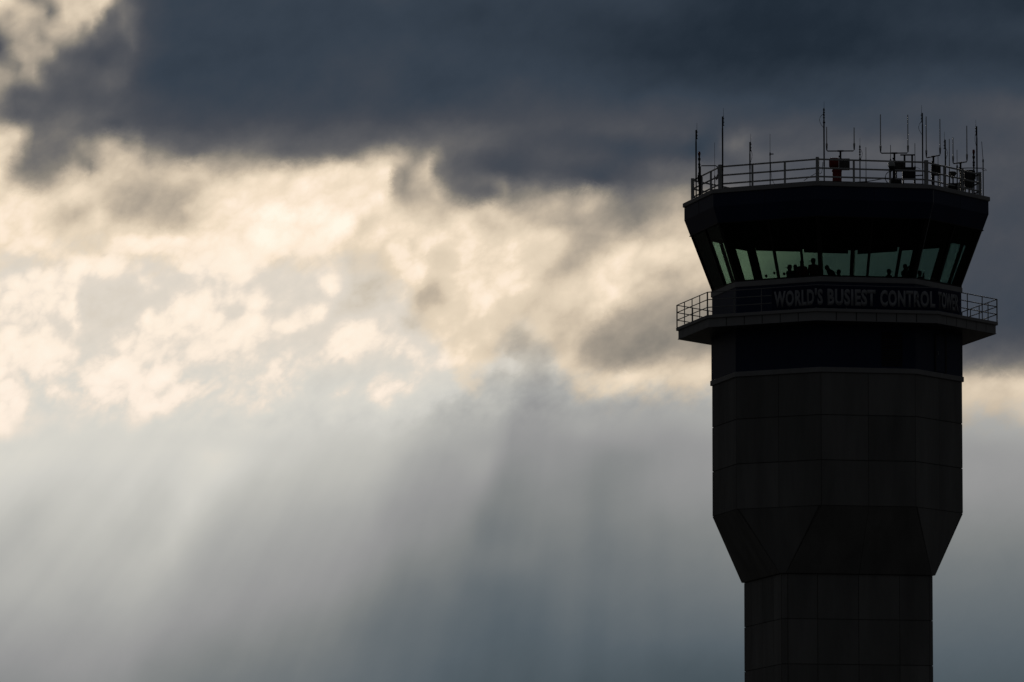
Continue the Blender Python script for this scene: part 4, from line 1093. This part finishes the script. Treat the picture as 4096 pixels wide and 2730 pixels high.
# crepuscular rays fanning from the hidden sun
ray = M_('DIVIDE', M_('SUBTRACT', X, 1515.0), M_('ADD', Y, 490.0))
rn = M_('SUBTRACT', NOISE(XYZ(M_('MULTIPLY', ray, 20.0), M_('MULTIPLY', Y, 0.0005), 2.0), 2, 0.45), 0.5)
rmask = M_('MULTIPLY', SS(Y, 860.0, 1080.0), M_('SUBTRACT', 1.0, M_('MULTIPLY', SS(X, 1300.0, 1700.0), 0.7)))
lum = M_('ADD', lum, M_('MULTIPLY', rn, M_('MULTIPLY', rmask, 0.047)))
for s0, wd, am, ya, yz in ((-0.243, 0.045, 0.030, 845.0, 1500.0), (-0.612, 0.09, 0.030, 960.0, 1560.0), (-0.40, 0.06, 0.016, 940.0, 1500.0), (-0.115, 0.04, 0.014, 900.0, 1350.0)):
    e_ = M_('SUBTRACT', 0.5, SS(ray, s0-wd*0.5, s0+wd*0.5))
    w_ = M_('MULTIPLY', SS(ray, s0-wd*1.8, s0-wd*0.2), M_('SUBTRACT', 1.0, SS(ray, s0+wd*0.2, s0+wd*1.8)))
    v_ = M_('MULTIPLY', SS(Y, ya, ya+90.0), M_('SUBTRACT', 1.0, SS(Y, yz-350.0, yz)))
    lum = M_('ADD', lum, M_('MULTIPLY', M_('MULTIPLY', e_, w_), M_('MULTIPLY', v_, am)))

def s2l(c): c /= 255.0; return c/12.92 if c <= 0.04045 else ((c+0.055)/1.055)**2.4
def palette(items):
    rp = node('ShaderNodeValToRGB'); cr = rp.color_ramp; cr.interpolation = 'LINEAR'; L.new(lum, rp.inputs[0])
    while len(cr.elements) < len(items): cr.elements.new(0.5)
    for e, (v, c) in zip(cr.elements, items): e.position = v/255.0
    for e, (v, c) in zip(cr.elements, items): e.color = (*[s2l(q) for q in c], 1)
    return rp.outputs[0]
up_c = palette([(30, (22, 31, 41)), (44, (34, 44, 55)), (62, (55, 65, 77)), (75, (71, 75, 83)), (90, (90, 91, 95)), (108, (110, 108, 107)), (130, (136, 130, 121)),
                (165, (175, 163, 147)), (195, (208, 192, 170)), (215, (228, 211, 187)), (230, (244, 225, 200)), (240, (254, 235, 213)), (252, (255, 248, 230))])
lo_c = palette([(60, (54, 66, 76)), (80, (73, 84, 91)), (95, (87, 97, 104)), (110, (104, 111, 115)), (120, (115, 120, 122)), (130, (128, 131, 131)), (150, (150, 150, 150)), (170, (169, 169, 166)),
                (190, (190, 189, 183)), (205, (207, 205, 198)), (214, (216, 213, 204)), (226, (236, 224, 209)), (238, (254, 238, 221)), (252, (255, 250, 236))])
mi_c = palette([(120, (122, 117, 109)), (165, (172, 162, 148)), (195, (203, 192, 175)), (205, (213, 203, 188)), (214, (222, 213, 200)), (226, (238, 225, 209)), (238, (254, 238, 219)), (252, (255, 250, 234))])
mixl = node('ShaderNodeMix', data_type='RGBA'); L.new(SS(Y2, 745.0, 915.0), mixl.inputs[0]); L.new(mi_c, mixl.inputs[6]); L.new(lo_c, mixl.inputs[7])
yb = LERP(SS(X, 800.0, 1150.0), 600.0, 908.0)
yb = M_('ADD', yb, M_('MULTIPLY', SS(X, 1700.0, 2100.0), 50.0))
yb = M_('SUBTRACT', yb, M_('MULTIPLY', M_('MULTIPLY', SS(X, 1070.0, 1195.0), M_('SUBTRACT', 1.0, SS(X, 1205.0, 1345.0))), 150.0))
yb = M_('ADD', yb, M_('MULTIPLY', n1, 150.0))
pm = SS(Y2, M_('SUBTRACT', yb, 55.0), M_('ADD', yb, 45.0))
mix = node('ShaderNodeMix', data_type='RGBA'); L.new(pm, mix.inputs[0]); L.new(up_c, mix.inputs[6]); L.new(mixl.outputs[2], mix.inputs[7])
chart = mix.outputs[2]

# the bright gap is only this part of the sky; the unseen sky round it is made dark to keep the tower dim
ex = M_('MAXIMUM', M_('SUBTRACT', M_('ABSOLUTE', M_('SUBTRACT', X, 1176.5)), 1176.5), 0.0)
ey = M_('MAXIMUM', M_('SUBTRACT', M_('ABSOLUTE', M_('SUBTRACT', Y, 784.0)), 784.0), 0.0)
dist = M_('SQRT', M_('ADD', M_('MULTIPLY', ex, ex), M_('MULTIPLY', ey, ey)))
gap = M_('MULTIPLY', M_('SUBTRACT', 1.0, SS(dist, 250.0, 2600.0)), SS(fy, 0.2, 0.5))
surr_n = NOISE(VM('MULTIPLY', tc.outputs['Generated'], (5, 5, 9)), 5, 0.55)
SURR = 0.72
dk = node('ShaderNodeValToRGB'); L.new(surr_n, dk.inputs[0])
dk.color_ramp.elements[0].position = 0.3; dk.color_ramp.elements[0].color = (0.0175*SURR, 0.0180*SURR, 0.0192*SURR, 1)
dk.color_ramp.elements[1].position = 0.7; dk.color_ramp.elements[1].color = (0.0325*SURR, 0.0330*SURR, 0.0350*SURR, 1)
SUN_EL, SUN_AZ = R_(10.7), R_(1.24)
ns = node('ShaderNodeTexSky'); ns.sky_type = 'NISHITA'; ns.sun_disc = False
ns.sun_elevation = SUN_EL; ns.sun_rotation = SUN_AZ
air = VM('SCALE', ns.outputs[0], scale=0.01)                         # a little clear air added to the darkened surround
around = VM('ADD', VM('SCALE', dk.outputs[0], scale=10.0), air)
m2 = node('ShaderNodeMix', data_type='RGBA'); L.new(gap, m2.inputs[0]); L.new(around, m2.inputs[6]); L.new(VM('SCALE', chart, scale=10.0), m2.inputs[7])
bg = node('ShaderNodeBackground'); bg.inputs['Strength'].default_value = 0.1
L.new(m2.outputs[2], bg.inputs['Color'])
wo = node('ShaderNodeOutputWorld'); L.new(bg.outputs[0], wo.inputs['Surface'])
world.cycles.sampling_method = 'MANUAL'; world.cycles.sample_map_resolution = 2048

# ------------------------------------------------------------------ sun behind the clouds, camera, render
sd = bpy.data.lights.new('sun', 'SUN'); sd.energy = 0.5; sd.angle = R_(25); sd.color = (1.0, 0.93, 0.82)
so = bpy.data.objects.new('sun', sd); COL.objects.link(so)
sdir = Vector((math.sin(SUN_AZ)*math.cos(SUN_EL), math.cos(SUN_AZ)*math.cos(SUN_EL), math.sin(SUN_EL)))
so.rotation_euler = (-sdir).to_track_quat('-Z', 'Y').to_euler(); so.location = TC + sdir*60

cd = bpy.data.cameras.new('camera'); co = bpy.data.objects.new('camera', cd); COL.objects.link(co)
cd.sensor_width = 36.0; cd.lens = F/4096*36.0; cd.clip_start = 1.0; cd.clip_end = 20000
co.location = (0, 0, CAM_Z); co.rotation_euler = (math.pi/2 + PITCH, 0, 0)
S.camera = co
S.view_settings.view_transform = 'Standard'; S.view_settings.look = 'None'; S.view_settings.exposure = 0.0; S.view_settings.gamma = 1.0
S.cycles.max_bounces = 8; S.cycles.transparent_max_bounces = 24
S.cycles.use_denoising = True
